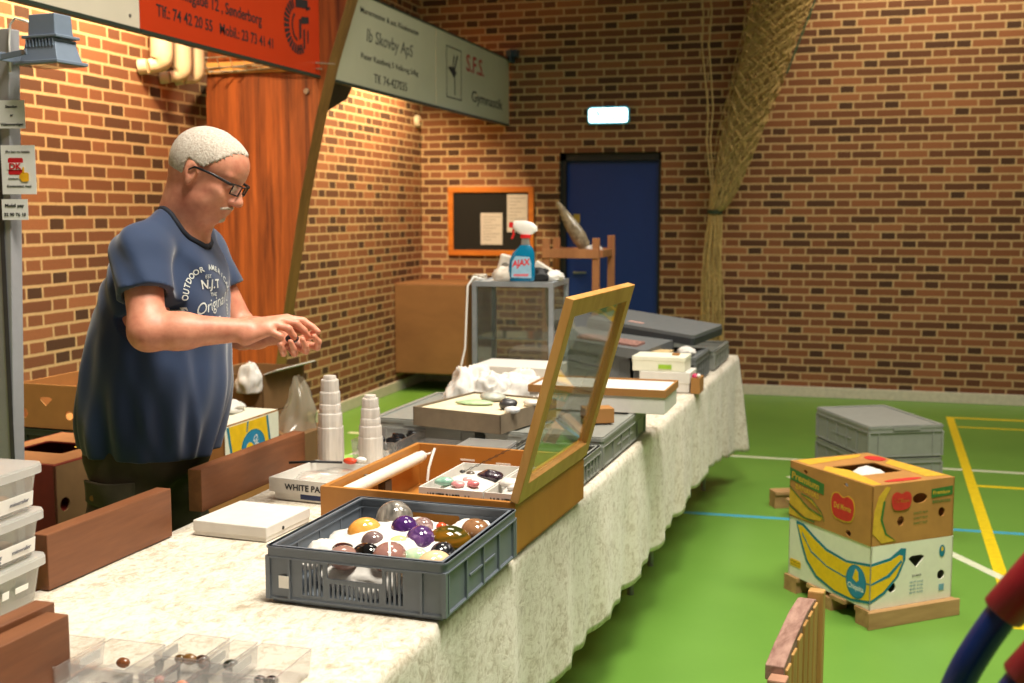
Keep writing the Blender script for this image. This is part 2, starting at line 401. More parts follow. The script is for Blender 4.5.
for (a, b, c, d_) in ((-0.02, 0.10, 0.13, 0.16), (0.05, 0.02, 0.14, 0.07), (-0.05, 0.17, 0.05, 0.24), (0.02, -0.07, 0.045, 0.05), (0.07, -0.12, 0.09, 0.0), (0.0, -0.13, 0.05, -0.11), (0.11, 0.1, 0.16, 0.13), (0.12, -0.08, 0.135, 0.0), (-0.16, 0.2, -0.08, 0.26), (-0.04, 0.27, 0.1, 0.31)):
    mb.prism([(a, b), (c, b + 0.015), (c, d_), (a, d_ - 0.01)], 0, 0.001)
for k in range(14):
    a0 = 2.1 + k * 0.18; a1 = a0 + 0.19
    mb.prism([(0.07 * math.cos(a0), 0.08 * math.sin(a0)), (0.07 * math.cos(a1), 0.08 * math.sin(a1)), (0.055 * math.cos(a1), 0.065 * math.sin(a1)), (0.055 * math.cos(a0), 0.065 * math.sin(a0))], 0, 0.001)
obj('tractor_picture', rel(mb, t), ink, t)
grey_sign = rgb(186, 186, 160)
t = sign('grey_sign', 'pale grey sponsor sign with four lines of small black lettering, right of the beam', 6.41, 8.205, grey_sign)
on(t, 'lettering', 'Murermester & aut. Kloakmester', ink, 6.84, 7.86, 2.815, 0.036, x=SXP, bold=0.006)
on(t, 'lettering', 'Ib Skovby ApS', plain('grey_ink', rgb(74, 76, 72), 0.6), 6.93, 7.74, 2.675, 0.082, x=SXP, shear=0.15)
on(t, 'lettering', 'Peter Kaadsvej 5 Velkrog Sdbg', ink, 6.84, 7.84, 2.535, 0.036, x=SXP, bold=0.004)
on(t, 'lettering', 'Tlf. 74-427035', ink, 7.04, 7.62, 2.418, 0.058, x=SXP)
t = sign('club_sign', 'pale grey sign reading S.F.S. Gymnastik in the hall corner', 8.215, 10.12, grey_sign)
on(t, 'lettering', 'S.F.S.', plain('red_ink', rgb(170, 40, 40), 0.5), 8.92, 9.38, 2.745, 0.13, x=SXP, bold=0.01)
on(t, 'lettering', 'Gymnastik', ink, 9.05, 9.92, 2.497, 0.085, x=SXP, bold=0.008)
mb = MB(); mb.M = wall_M((SXP + 0.0006, 8.44, 2.43), (0, 1, 0), (0, 0, 1))
mb.panel([(0, 0), (0.35, 0), (0.35, 0.385), (0, 0.385)], [[(0.008, 0.008), (0.342, 0.008), (0.342, 0.377), (0.008, 0.377)]], 0.001)
mb.prism([(0.10, 0.20), (0.17, 0.16), (0.24, 0.20), (0.20, 0.22), (0.27, 0.33), (0.25, 0.34), (0.18, 0.235), (0.16, 0.235), (0.19, 0.32), (0.17, 0.33), (0.14, 0.23), (0.09, 0.24), (0.04, 0.22)], 0, 0.001)
mb.prism([(0.185, 0.03), (0.20, 0.03), (0.20, 0.17), (0.185, 0.17)], 0, 0.001)
obj('gymnast_emblem', rel(mb, t), ink, t)
# bracket at sign end
mb = MB(); mb.box(-2.97, -2.87, 10.07, 10.15, 2.93, 2.99); mb.box(-2.93, -2.91, 10.03, 10.15, 2.88, 2.99)
obj('sign_bracket', mb, plain('blue_grey_metal', rgb(60, 80, 96), 0.4, 0.3), label='small dark blue metal bracket on back wall at the end of the grey sign', category='bracket')

# ------------------------------------------------------------------ exit sign
ex = thing('exit_sign', 'glowing white emergency exit light box above the blue door', 'exit sign', (-2.055, 10.12, 2.33))
mb = MB(); mb.M = wall_M((-2.055, 10.15, 2.405), (1, 0, 0), (0, 0, 1)); mb.prism(rrect(-0.185, 0.185, -0.075, 0.075, 0.03), 0, 0.035)
obj('housing', rel(mb, ex), plain('cyan_edge', rgb(60, 180, 205), 0.4), ex)
t = NT('lit_panel'); em = t.n('ShaderNodeEmission'); em.inputs[0].default_value = (0.80, 0.97, 1.0, 1); em.inputs[1].default_value = 3.5; t.l(em.outputs[0], t.out.inputs[0])
mb = MB(); mb.M = wall_M((-2.055, 10.115, 2.405), (1, 0, 0), (0, 0, 1)); mb.prism(rrect(-0.172, 0.172, -0.062, 0.062, 0.025), 0, 0.008)
obj('lit_panel', rel(mb, ex), t.m, ex)
t = NT('lit_green'); em = t.n('ShaderNodeEmission'); em.inputs[0].default_value = (0.25, 0.85, 0.6, 1); em.inputs[1].default_value = 1.2; t.l(em.outputs[0], t.out.inputs[0])
mb = MB(); mb.M = wall_M((-2.055, 10.106, 2.405), (1, 0, 0), (0, 0, 1))
mb.prism(ellpts(-0.09, 0.03, 0.012, 0.012, 10), 0, 0.001); mb.prism([(-0.10, 0.02), (-0.07, 0.015), (-0.075, -0.005), (-0.10, 0.0)], 0, 0.001); mb.prism([(0.03, -0.035), (0.06, -0.035), (0.06, -0.015), (0.03, -0.02)], 0, 0.001)
obj('running_figure', rel(mb, ex), t.m, ex)

# ------------------------------------------------------------------ notice board
nb = thing('notice_board', 'black notice board in a wooden frame on the back wall left of the blue door', 'notice board', (-3.12, 10.14, 1.17))
x0, x1, z0, z1 = -3.535, -2.725, 1.175, 1.795
mb = MB(); mb.M = wall_M((0, 10.15, 0), (1, 0, 0), (0, 0, 1)); mb.panel([(x0, z0), (x1, z0), (x1, z1), (x0, z1)], [[(x0 + .05, z0 + .05), (x1 - .05, z0 + .05), (x1 - .05, z1 - .05), (x0 + .05, z1 - .05)]], 0.035)
obj('frame', rel(mb, nb), wood('orange_pine', rgb(176, 92, 22), rgb(206, 122, 40), 'X', 12), nb, bevel=0.003)
mb = MB(); mb.box(x0 + .04, x1 - .04, 10.13, 10.15, z0 + .04, z1 - .04); obj('black_panel', rel(mb, nb), plain('felt_black', rgb(20, 17, 15), 0.9), nb)
paper = plain('paper', rgb(198, 190, 186), 0.8, var=0.02)
for (a, b, c, d_) in ((-3.225, -3.02, 1.275, 1.56), (-2.975, -2.785, 1.39, 1.725)):
    mb = MB(); mb.box(a, b, 10.126, 10.1295, c, d_)
    o = obj('notice_sheet', mb, paper, None); o['label'] = 'printed sheet pinned low on the notice board' if a < -3.1 else 'taller printed sheet pinned at the notice board right edge'; o['category'] = 'paper sheet'
    g = MB()
    for k in range(9): g.box(a + 0.02, b - 0.02 - 0.04 * (k % 3), 10.1252, 10.126, d_ - 0.03 - k * (d_ - c) / 11 - 0.006, d_ - 0.03 - k * (d_ - c) / 11)
    obj('printed_lines', g, plain('faint_print', rgb(140, 134, 134), 0.8), o)

# ------------------------------------------------------------------ brown wall cabinet in the corner
wc = thing('wall_cabinet', 'plain brown fibreboard cabinet mounted low in the corner of the hall', 'cabinet', (-3.45, 9.75, 0.14))
hb = wood('hardboard', rgb(116, 80, 48), rgb(130, 92, 56), 'X', 3, 0.6, 0.5)
mb = MB(); mb.box(-3.80, -3.13, 9.45, 10.15, 0.165, 0.955); obj('case', rel(mb, wc), hb, wc, bevel=0.004)
mb = MB(); mb.box(-3.79, -3.14, 9.435, 9.45, 0.175, 0.945); obj('door', rel(mb, wc), hb, wc, bevel=0.003)

# smoke detector
sd = MB(); sd.M = wall_M((-3.80, 10.02, 2.385), (0, 1, 0), (0, 0, 1)); sd.lathe([(0.055, 0), (0.055, 0.02), (0.042, 0.035), (0.0, 0.04)], 24); 
s_ = thing('wall_sensor', 'round white sensor on the brick near the hall corner, under the grey sign', 'sensor', (-3.79, 10.02, 2.33))
obj('housing', rel(sd, s_), plain('cream_plastic', rgb(215, 200, 175), 0.4), s_, smooth='auto')
sd = MB(); sd.M = wall_M((-3.76, 10.02, 2.385), (0, 1, 0), (0, 0, 1)); sd.lathe([(0.018, 0), (0.014, 0.01), (0.0, 0.012)], 16); obj('lens', rel(sd, s_), plain('amber', rgb(150, 110, 70), 0.3), s_, smooth='auto')

# ------------------------------------------------------------------ ducts and wire tray under the orange sign
duct = plain('duct_wrap', rgb(208, 188, 160), 0.6, var=0.04)
for i, (y, zb, r, lb) in enumerate(((5.80, 2.37, 0.062, 'leftmost of three pale elbow pipes under the orange sign, widest'), (6.01, 2.335, 0.052, 'middle one of three pale elbow pipes under the orange sign'), (6.165, 2.335, 0.042, 'rightmost of three pale elbow pipes, next to the wire tray'))):
    t = thing('elbow_pipe', lb, 'pipe', (-3.70, y, zb), group='pale pipes under the orange sign')
    P = [(-3.70, y, 3.4), (-3.70, y, zb + .07)] + [(-3.70 - 0.045 * (1 - math.cos(a)), y - 0.035 * (1 - math.cos(a)), zb + 0.05 - 0.05 * math.sin(a)) for a in (.3, .6, .9, 1.2)] + [(-3.755, y - 0.055, zb - 0.004)]
    R_ = [r, r, r * .99, r * .92, r * .80, r * .68, r * .60]
    mb = MB(); mb.tube(P, R_, 18); obj('pipe', rel(mb, t), duct, t, smooth='auto')
    mb = MB(); mb.tube([(-3.80, y - 0.075, zb - .01), (-3.755, y - 0.058, zb - .005)], r * .66, 18); obj('collar', rel(mb, t), duct, t, smooth='auto')
wt = thing('wire_tray', 'thin wire cable tray crossing in front of the reddish beam under the orange sign', 'cable tray', (-3.4, 5.6, 2.4))
mb = MB()
for (xa, za, r) in ((-3.70, 2.40, .005), (-3.62, 2.375, .005), (-3.70, 2.46, .004), (-3.54, 2.375, .005), (-3.46, 2.40, .005)):
    mb.tube([(xa, 6.15, za)] + [(xa + 0.5 * s * s, 6.15 + 0.08 * math.sin(s * 3) , za + 0.02 * s) for s in (0.3, 0.6, 0.9)] + [(xa + 0.62, 6.20, za)], r, 6)
for k in range(8):
    xx = -3.66 + k * 0.085; mb.tube([(xx, 6.17, 2.46), (xx + .01, 6.20, 2.385), (xx + .03, 6.22, 2.39)], .003, 5)
obj('wires', rel(mb, wt), plain('galvanised', rgb(170, 160, 140), 0.4, 0.6), wt)
wb = MB(); wb.box(-3.68, -2.98, 6.226, 6.249, 2.375, 2.44)
obj('wooden_batten', wb, wood('pale_batten', rgb(205, 150, 80), rgb(222, 170, 100), 'X', 8), label='pale wooden batten fixed across the reddish beam under the orange sign', category='batten')

# ------------------------------------------------------------------ gathered ball net hanging at the back wall
nt = thing('sports_net', 'khaki ball net gathered and tied, hanging down the back wall right of the blue door', 'net', (-1.08, 9.75, 0.45))
netm = plain('net_cord', rgb(186, 160, 104), 0.8, var=0.2, scale=60)
def path_net(s):       # s 0 bottom .. 1 tie .. 2.6 top : centre and half widths
    if s < 1: 
        c = Vector((-1.09 - 0.01 * math.sin(s * 4), 9.80, 0.42 + s * 1.15)); w = 0.112 - 0.058 * s ** 1.5; return c, w, w * 0.75
    k = (s - 1) / 1.6
    c = Vector((-1.085 + 0.62 * k ** 0.80 + 0.22 * k * k, 9.80, 1.57 + 2.75 * k)); w = 0.05 + 0.285 * k ** 0.55; return c, w, min(w, 0.26) * 0.75
def strands(n, tw, rr, s0, s1, m, seedv):
    rnd = random.Random(seedv); mb = MB()
    for k in range(n):
        a0 = 2 * PI * k / n + rnd.uniform(-.1, .1); P = []; fr = rnd.uniform(0.55, 1.0)
        sgn = 1 if k % 2 else -1
        for i in range(m + 1):
            s = s0 + (s1 - s0) * i / m; c, w, h = path_net(s)
            z = tw * (abs(((i + k) % 4) - 2) - 1) * sgn * (0.25 + w * 2.5)
            a = a0 + z + 0.2 * math.sin(s * 5 + k); q = fr * (1 + 0.10 * math.sin(s * 9 + k * 1.7))
            P.append((c.x + w * q * math.cos(a), c.y + h * q * math.sin(a), c.z))
        mb.tube(P, rr, 4)
    return mb
obj('netting', rel(strands(130, 0.22, 0.0036, 1.0, 2.6, 90, 3), nt), netm, nt)
obj('hanging_end', rel(strands(64, 0.12, 0.0048, 0.0, 1.0, 26, 4), nt), netm, nt)
mb = MB()
for j in range(4): mb.tube([(-1.085 + 0.058 * math.cos(a), 9.80 + 0.045 * math.sin(a), 1.555 + j * 0.009) for a in [2 * PI * q / 16 for q in range(17)]], 0.006, 6)
obj('tie_rope', rel(mb, nt), plain('dark_green_rope', rgb(50, 62, 40), 0.8), nt)
mb = MB(); mb.tube([tuple(Vector(path_net(1 + 1.6 * k / 20)[0]) + Vector((path_net(1 + 1.6 * k / 20)[1] * 1.0, -0.05, 0))) for k in range(8, 21)], 0.008, 6)
obj('edge_cord', rel(mb, nt), plain('green_cord', rgb(52, 80, 62), 0.7), nt, label='green edge cord')
for (a, b, lb) in (((-1.28, 9.72, 4.2), (-1.11, 9.78, 1.62), 'thin pale cord hanging left of the gathered net, leftmost'), ((-1.18, 9.74, 4.2), (-1.10, 9.78, 1.64), 'thin pale cord hanging close beside the gathered net')):
    mb = MB(); a = Vector(a); b = Vector(b)
    mb.tube([tuple(a.lerp(b, k / 10) + Vector((0.015 * math.sin(k * 2.1), 0, 0))) for k in range(11)], 0.007, 6)
    obj('net_cord', mb, plain('pale_cord', rgb(178, 152, 104), 0.8), label=lb, category='cord')

# ------------------------------------------------------------------ long table with cloth
TZ = 0.750
ang = math.atan(0.0358)
def tp(s, w, z=0.0):      # point on the table: s metres along (Y at front edge), w metres in from the front edge
    d = Vector((math.sin(ang), math.cos(ang), 0)); n = Vector((-math.cos(ang), math.sin(ang), 0))
    o = Vector((-0.775, 1.8, 0)) + d * ((s - 1.8) / math.cos(ang)) + n * w
    return Vector((o.x, o.y, TZ + z))
TW = 0.89
tops = [(0.95, 2.87), (2.88, 4.80), (4.81, 6.70)]
for i, (a, b) in enumerate(tops):
    t = thing('trestle_table', ('nearest', 'middle', 'far')[i] + ' length of the row of folding tables under the cream cloth', 'table', tuple(tp((a + b) / 2, TW / 2) - Vector((0, 0, TZ))), group='folding tables under the cloth')
    mb = MB(); P = [tp(a, .01), tp(b, .01), tp(b, TW), tp(a, TW)]
    mb.prism([(p.x, p.y) for p in reversed(P)], TZ - 0.032, TZ - 0.004); obj('tabletop', rel(mb, t), plain('laminate', rgb(190, 180, 160), 0.5), t)
    for s in (a + 0.2, b - 0.2):
        for w in (0.15, TW - 0.12):
            p = tp(s, w); mb = MB(); mb.cyl((p.x, p.y, 0), (p.x, p.y, TZ - 0.03), 0.014, 12); obj('leg', rel(mb, t), zinc, t, smooth='auto')
# cloth: top + front drape + end drape, one sheet
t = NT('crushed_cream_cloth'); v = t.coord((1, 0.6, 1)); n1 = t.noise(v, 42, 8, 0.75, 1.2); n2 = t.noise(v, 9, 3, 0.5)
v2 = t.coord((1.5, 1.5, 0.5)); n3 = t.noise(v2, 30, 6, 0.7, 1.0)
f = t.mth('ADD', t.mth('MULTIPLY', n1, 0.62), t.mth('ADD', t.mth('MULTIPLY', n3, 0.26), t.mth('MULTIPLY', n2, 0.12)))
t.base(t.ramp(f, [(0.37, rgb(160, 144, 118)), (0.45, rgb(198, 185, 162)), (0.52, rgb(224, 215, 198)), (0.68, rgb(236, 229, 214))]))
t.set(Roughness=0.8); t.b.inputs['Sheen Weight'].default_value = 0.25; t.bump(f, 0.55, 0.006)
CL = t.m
def fold(s, d):    # outward offset of the drape at arc position s, drop d
    return 0.006 + 0.012 * d + (0.004 + 0.03 * d) * (0.6 * math.sin(s * 13.1 + 0.7 * math.sin(s * 3.1)) + 0.4 * math.sin(s * 27.3 + 1.3)) * min(1, d * 5)
mb = MB(); ns, nw = 260, 20
S0, S1 = 0.93, 6.72
rows = []
hem = lambda s: 0.415 + 0.025 * s / 4 + 0.02 * math.sin(s * 1.9 + 0.5) + (0.07 if s > 5.8 else 0) * min(1, (s - 5.8) / 0.8) + 0.012 * abs(math.sin(s * 20.0))
vs = []; fs = []
for i in range(ns + 1):
    s = S0 + (S1 - S0) * i / ns; row = []
    for j in range(nw + 1):
        w = TW - TW * j / nw; z = 0.0025 * noise.noise(Vector((s * 6, w * 6, 0))) + 0.0015
        row.append(tp(s, w, z))
    nd = 22
    for j in range(1, nd + 1):
        d = hem(s) * j / nd; off = fold(s, d) if d > 0.01 else 0.006
        if s > S1 - 0.25: off += 0.10 * d * (s - S1 + 0.25) / 0.25
        p = tp(s, 0); row.append(Vector((p.x + off * math.cos(ang), p.y - off * math.sin(ang), TZ - d + 0.001)))
    rows.append(row)
m = len(rows[0])
for r in rows: vs += [tuple(p) for p in r]
for i in range(ns):
    for j in range(m - 1): a = i * m + j; fs.append((a, a + 1, a + m + 1, a + m))
# end drape at the far end
base = len(vs); ne = 60; nd = 18
for i in range(ne + 1):
    w = TW * i / ne
    for j in range(nd + 1):
        d = 0.50 * j / nd; off = fold(8 + w, d) * min(1, 0.3 + w * 4) if d > .01 else 0
        p = tp(S1, w); k = 0 if w > 0.1 else (0.1 - w) / 0.1
        q = Vector(rows[-1][nw + j + 0]) if (i == 0) else Vector((p.x + k * 0.1 * d, p.y + off, TZ - d + 0.001))
        vs.append(tuple(q))
for i in range(ne):
    for j in range(nd): a = base + i * (nd + 1) + j; fs.append((a, a + 1, a + nd + 2, a + nd + 1))
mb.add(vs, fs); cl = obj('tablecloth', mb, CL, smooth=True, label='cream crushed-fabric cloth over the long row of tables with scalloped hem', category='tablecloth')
md = cl.modifiers.new('thick', 'SOLIDIFY'); md.thickness = 0.002; md.offset = -1
# ================================================================== things on the table
TOP = TZ + 0.004
grey_pl = plain('grey_crate_plastic', rgb(106, 114, 124), 0.42, var=0.05)
grey_pl2 = plain('pale_grey_crate_plastic', rgb(138, 140, 134), 0.45, var=0.05)
white_lbl = plain('white_label', rgb(232, 230, 224), 0.6, var=0.02)
tissue = plain('tissue_paper', rgb(216, 212, 206), 0.75, var=0.03, bump=0.2)
card = plain('corrugated_card', rgb(160, 112, 58), 0.8, var=0.06, scale=14)
card_d = plain('dark_card', rgb(124, 92, 56), 0.8, var=0.08, scale=14)
white_card = plain('white_card', rgb(214, 210, 203), 0.7, var=0.03)
black_hole = plain('hole_dark', rgb(18, 14, 10), 0.9)
def ribs_crate(name, label, loc, rz, w, d, h, m, slots=True, group=None, lid=False, ribn=3, nring=1, cat='crate'):
    """euro stacking crate, origin at centre of its base, w along local x, d along local y"""
    r = thing(name, label, cat, loc, rz, group)
    t = 0.004; z0 = 0.008; X, Y = w / 2, d / 2
    body = MB(); body.box(-X + .012, X - .012, -Y + .012, Y - .012, 0.0, 0.012)
    body.box(-X + .004, X - .004, -Y + .004, Y - .004, z0, z0 + 0.006)
    def side(length, M, slot, n):
        body.M = M; H = h - z0; holes = []
        if slot:
            k = int((length * 0.62) / 0.0105); x0 = -length * 0.31; hx = length * 0.16
            for i in range(k):
                xx = x0 + i * 0.0105
                top = H - 0.030 if abs(xx + 0.003) > hx + .006 else H - 0.068
                if abs(abs(xx + 0.003) - hx) < 0.006: continue
                holes.append([(xx, 0.014), (xx + 0.0055, 0.014), (xx + 0.0055, top), (xx, top)])
            holes.append(rrect(-hx, hx, H - 0.058, H - 0.026, 0.004, 2))
        body.panel([(-length / 2, 0), (length / 2, 0), (length / 2, H), (-length / 2, H)], holes, t)
    Zr = lambda a: Matrix.Rotation(a, 4, 'Z')
    U = Matrix.Rotation(PI / 2, 4, 'X')
    fr = Matrix.Translation((0, -Y + .010, z0)) @ U
    side(w - .02, fr, slots, 0); side(w - .02, Zr(PI) @ fr, slots, 0)
    rt = Zr(PI / 2) @ Matrix.Translation((0, -X + .010, z0)) @ U
    side(d - .02, rt, False, 0); side(d - .02, Zr(PI) @ rt, False, 0)
    body.M = Matrix()
    rim = MB()
    for (a, b) in ((h - 0.004, 0.0), ):
        rim.M = Matrix.Translation((0, 0, h - 0.024)); rim.panel(rrect(-X, X, -Y, Y, 0.012), [rrect(-X + .013, X - .013, -Y + .013, Y - .013, 0.006)], 0.003)
        rim.M = Matrix.Translation((0, 0, h - 0.024)); rim.panel(rrect(-X + .002, X - .002, -Y + .002, Y - .002, 0.012), [rrect(-X + .006, X - .006, -Y + .006, Y - .006, 0.008)], 0.024)
        rim.M = Matrix.Translation((0, 0, h - 0.004)); rim.panel(rrect(-X, X, -Y, Y, 0.012), [rrect(-X + .016, X - .016, -Y + .016, Y - .016, 0.006)], 0.004)
        rim.M = Matrix.Translation((0, 0, 0.008)); rim.panel(rrect(-X + .002, X - .002, -Y + .002, Y - .002, 0.012), [rrect(-X + .014, X - .014, -Y + .014, Y - .014, 0.006)], 0.004)
    rim.M = Matrix(); obj('rim', rim, m, r)
    rb = body
    for sx in (-1, 1):
        for k in range(ribn + 2):
            yy = -Y + .02 + (d - .04) * k / (ribn + 1); rb.box(*sorted((sx * (X - .001), sx * (X - .012))), yy - .003, yy + .003, z0, h - .02)
        rb.box(*sorted((sx * (X - .003), sx * (X - .012))), -Y * .35, Y * .35, h * 0.42, h * 0.46)
    for sy in (-1, 1):
        for xx in (-X + .055, X - .055): rb.box(xx - .003, xx + .003, *sorted((sy * (Y - .001), sy * (Y - .012))), z0, h - .02)
        for xx in (-X + .006, X - .006): rb.box(xx - .005, xx + .005, *sorted((sy * (Y - .001), sy * (Y - .012))), z0, h - .02)
    obj('tub', rb, m, r)
    if lid:
        lb = MB(); lb.prism(rrect(-X, X, -Y, Y, 0.014), h, h + 0.006); lb.M = Matrix.Translation((0, 0, h + .006)); lb.panel(rrect(-X + .004, X - .004, -Y + .004, Y - .004, 0.012), [rrect(-X + .022, X - .022, -Y + .022, Y - .022, 0.008)], 0.005)
        lb.M = Matrix(); lb.box(-X * .35, X * .35, -Y - .004, -Y + .004, h - .012, h + .006)
        obj('lid', lb, m, r)
    return r
def crumple(name, label, loc, rad, seedv, m=tissue, amp=0.30, n=44, group=None, parent=None, cat='tissue paper', flat=0.0):
    mb = MB(); off = Vector((seedv * 3.1, seedv * 1.7, seedv))
    def fn(p):
        q = Vector((p.x / rad[0], p.y / rad[1], p.z / rad[2]))
        a = noise.turbulence(q * 1.05 + off, 4, True, noise_basis='PERLIN_ORIGINAL', amplitude_scale=0.55, frequency_scale=2.0)
        k = 1 + amp * 0.9 * (0.55 - a)
        z = p.z * k
        return (p.x * k, p.y * k, max(z, -rad[2] * 0.55) if flat == 0 else max(z, -flat))
    mb.ell((0, 0, 0), rad, n, n // 2, fn=fn)
    lowest = min(v[2] for v in mb.v); mb.v = [(a, b, c - lowest) for a, b, c in mb.v]
    o = obj(name, mb, m, parent, smooth='auto' if False else True, label=label if not parent else None, category=cat if not parent else None, group=group)
    o.location = loc
    return o

# ---- big grey crate of polished stones
CR = Vector((-0.937, 2.337, TOP)); CA = math.radians(-2.2)
crate = ribs_crate('plastic_crate', 'open grey slotted plastic crate full of polished stone eggs at the front of the table', CR, CA, 0.405, 0.452, 0.120, grey_pl)
mb = MB(); mb.box(-.170, -.147, -.2262, -.2254, 0.034, 0.060); obj('sticker', mb, white_lbl, crate, label='small white sticker')
crM = Matrix.Translation(CR) @ Matrix.Rotation(CA, 4, 'Z')
inv = crM.inverted()
crumple('tissue_paper', 'white tissue paper bedding under the stones in the front grey crate', crM @ Vector((0, 0, 0.013)), (0.172, 0.192, 0.068), 2.2, amp=0.28, n=70)
def cr_pt(x, y, z): p = inv @ Vector((x, y, 0)); return crM @ Vector((p.x, p.y, z))
for i, (x, y, s, lb) in enumerate(((-0.80, 2.44, .055, 'white tissue crumpled at the far right corner of the front grey crate'), (-1.06, 2.23, .045, 'white tissue lump at the near left of the front grey crate'), (-1.09, 2.17, .035, 'white tissue showing at the near left corner of the front grey crate'), (-0.945, 2.175, .045, 'white tissue bulging behind the hand hole of the front grey crate'))):
    crumple('tissue_paper', lb, cr_pt(x, y, 0.066 if i < 3 else 0.02), (s, s * .85 if i < 3 else 0.02, s * .6), 5 + i, amp=0.35)
def stone_mat(name, stops, scale=20, rough=0.06, dist=1.5, band=None, detail=5):
    t = NT(name); v = t.coord((1, 1, 1) if not band else band)
    t.base(t.ramp(t.noise(v, scale, detail, 0.6, dist), stops)); t.set(Roughness=rough); t.b.inputs['Coat Weight'].default_value = 0.6; t.b.inputs['Coat Roughness'].default_value = 0.03
    return t.m
stones = [
 ('grey see-through quartz sphere, largest at the back of the front crate', -0.985, 2.435, .044, .10, (1, 1, 1), [(0.3, rgb(70, 68, 64)), (0.5, rgb(130, 124, 116)), (0.7, rgb(190, 184, 172))], 14),
 ('honey orange polished stone egg at the left of the front crate', -1.012, 2.325, .036, .100, (1.1, .9, .85), [(0.3, rgb(214, 140, 50)), (0.6, rgb(238, 178, 92))], 8),
 ('small grey-mauve stone ball beside the honey orange egg', -0.965, 2.262, .027, .094, (1, 1, 1), [(0.3, rgb(86, 70, 72)), (0.7, rgb(150, 124, 120))], 12),
 ('black stone egg with a red patch at the near left of the front crate', -0.957, 2.205, .030, .086, (1.2, .9, .85), [(0.45, rgb(14, 13, 14)), (0.66, rgb(20, 18, 18)), (0.70, rgb(190, 70, 40))], 9),
 ('dark stone ball with reddish spots, leftmost of the stones', -1.020, 2.225, .027, .080, (1.2, 1, .75), [(0.4, rgb(24, 12, 14)), (0.62, rgb(60, 20, 20)), (0.72, rgb(200, 70, 50))], 10),
 ('dusty pink-brown stone egg nearest the left corner of the crate', -0.995, 2.178, .034, .084, (1.15, .9, .75), [(0.3, rgb(126, 92, 84)), (0.7, rgb(166, 126, 114))], 8),
 ('large mauve stone egg with a white band in the near middle of the crate', -0.900, 2.195, .040, .088, (1.1, .9, .8), [(0.3, rgb(128, 90, 84)), (0.7, rgb(164, 120, 110))], 8),
 ('pale lime green stone ball between the mauve and purple ones', -0.905, 2.262, .028, .090, (1, 1, .9), [(0.3, rgb(186, 200, 120)), (0.7, rgb(214, 220, 160))], 8),
 ('deep purple amethyst ball, darker of the two purple stones', -0.925, 2.345, .031, .106, (1, 1, 1), [(0.35, rgb(44, 18, 70)), (0.7, rgb(96, 52, 130))], 12),
 ('speckled purple amethyst egg, larger of the two purple stones', -0.870, 2.298, .037, .096, (1.05, .9, .95), [(0.35, rgb(60, 34, 84)), (0.6, rgb(110, 74, 130)), (0.72, rgb(196, 170, 200))], 26),
 ('small glittery clear-brown stone ball behind the purple egg', -0.893, 2.375, .024, .104, (1, 1, 1), [(0.3, rgb(96, 72, 70)), (0.55, rgb(170, 140, 136)), (0.7, rgb(226, 210, 206))], 40),
 ('dark olive and amber banded stone egg at the right of the crate', -0.812, 2.330, .042, .092, (1.15, .9, .8), [(0.38, rgb(20, 30, 14)), (0.5, rgb(58, 60, 14)), (0.6, rgb(150, 96, 16)), (0.7, rgb(206, 150, 40))], 6),
 ('black and white speckled stone ball near the right side of the crate', -0.806, 2.255, .027, .088, (1.15, .9, .85), [(0.45, rgb(22, 22, 26)), (0.56, rgb(60, 60, 66)), (0.64, rgb(206, 206, 206))], 34),
 ('brown striped stone ball in the far right of the crate', -0.782, 2.410, .032, .096, (1.1, 1, .85), [(0.4, rgb(92, 56, 34)), (0.5, rgb(150, 108, 74)), (0.6, rgb(100, 62, 38))], 10),
 ('pale mint green stone egg near the front right of the crate', -0.852, 2.215, .025, .086, (1.2, .9, .8), [(0.4, rgb(150, 196, 160)), (0.6, rgb(206, 222, 190)), (0.72, rgb(224, 150, 120))], 12),
 ('cream peach stone egg at the near right corner of the crate', -0.800, 2.195, .033, .084, (1.15, .9, .8), [(0.3, rgb(220, 180, 132)), (0.7, rgb(240, 214, 176))], 9),
 ('light apricot stone egg lying against the near wall of the crate', -0.845, 2.160, .028, .080, (1.3, .8, .75), [(0.3, rgb(214, 164, 116)), (0.7, rgb(234, 196, 150))], 9),
 ('small orange-red pebble between the tissue and the amber banded egg', -0.848, 2.372, .013, .110, (1, .9, .8), [(0.3, rgb(200, 60, 30)), (0.7, rgb(224, 90, 50))], 9),
]
for i, (lb, x, y, r, z, sh, stops, sc_) in enumerate(stones):
    nm = 'polished_stone'
    band = (0.3, 0.3, 2.2) if 'striped' in lb or 'banded' in lb else None
    m = stone_mat('stone_%d' % i, stops, sc_, band=band)
    mb = MB(); mb.ell((0, 0, 0), (r * sh[0], r * sh[1], r * sh[2]), 28, 18)
    o = obj(nm, mb, m, smooth=True, label=lb, category='stone', group='polished stones in the grey crate'); o.location = cr_pt(x, y, z + .006)
    o.rotation_euler = (0.2 * math.sin(i), 0.2 * math.cos(i * 2), i * 0.9)
    if 'white band' in lb:
        b = MB(); P = [(r * sh[0] * 1.012 * math.cos(a) * math.cos(.5), r * sh[1] * 1.012 * math.cos(a) * math.sin(.5) * 1.0, r * sh[2] * 1.015 * math.sin(a)) for a in [k * PI / 14 - .1 for k in range(13)]]
        b.tube(P, 0.0028, 6); obj('white_vein', b, white_lbl, o); o.rotation_euler = (0, 0, -1.6)

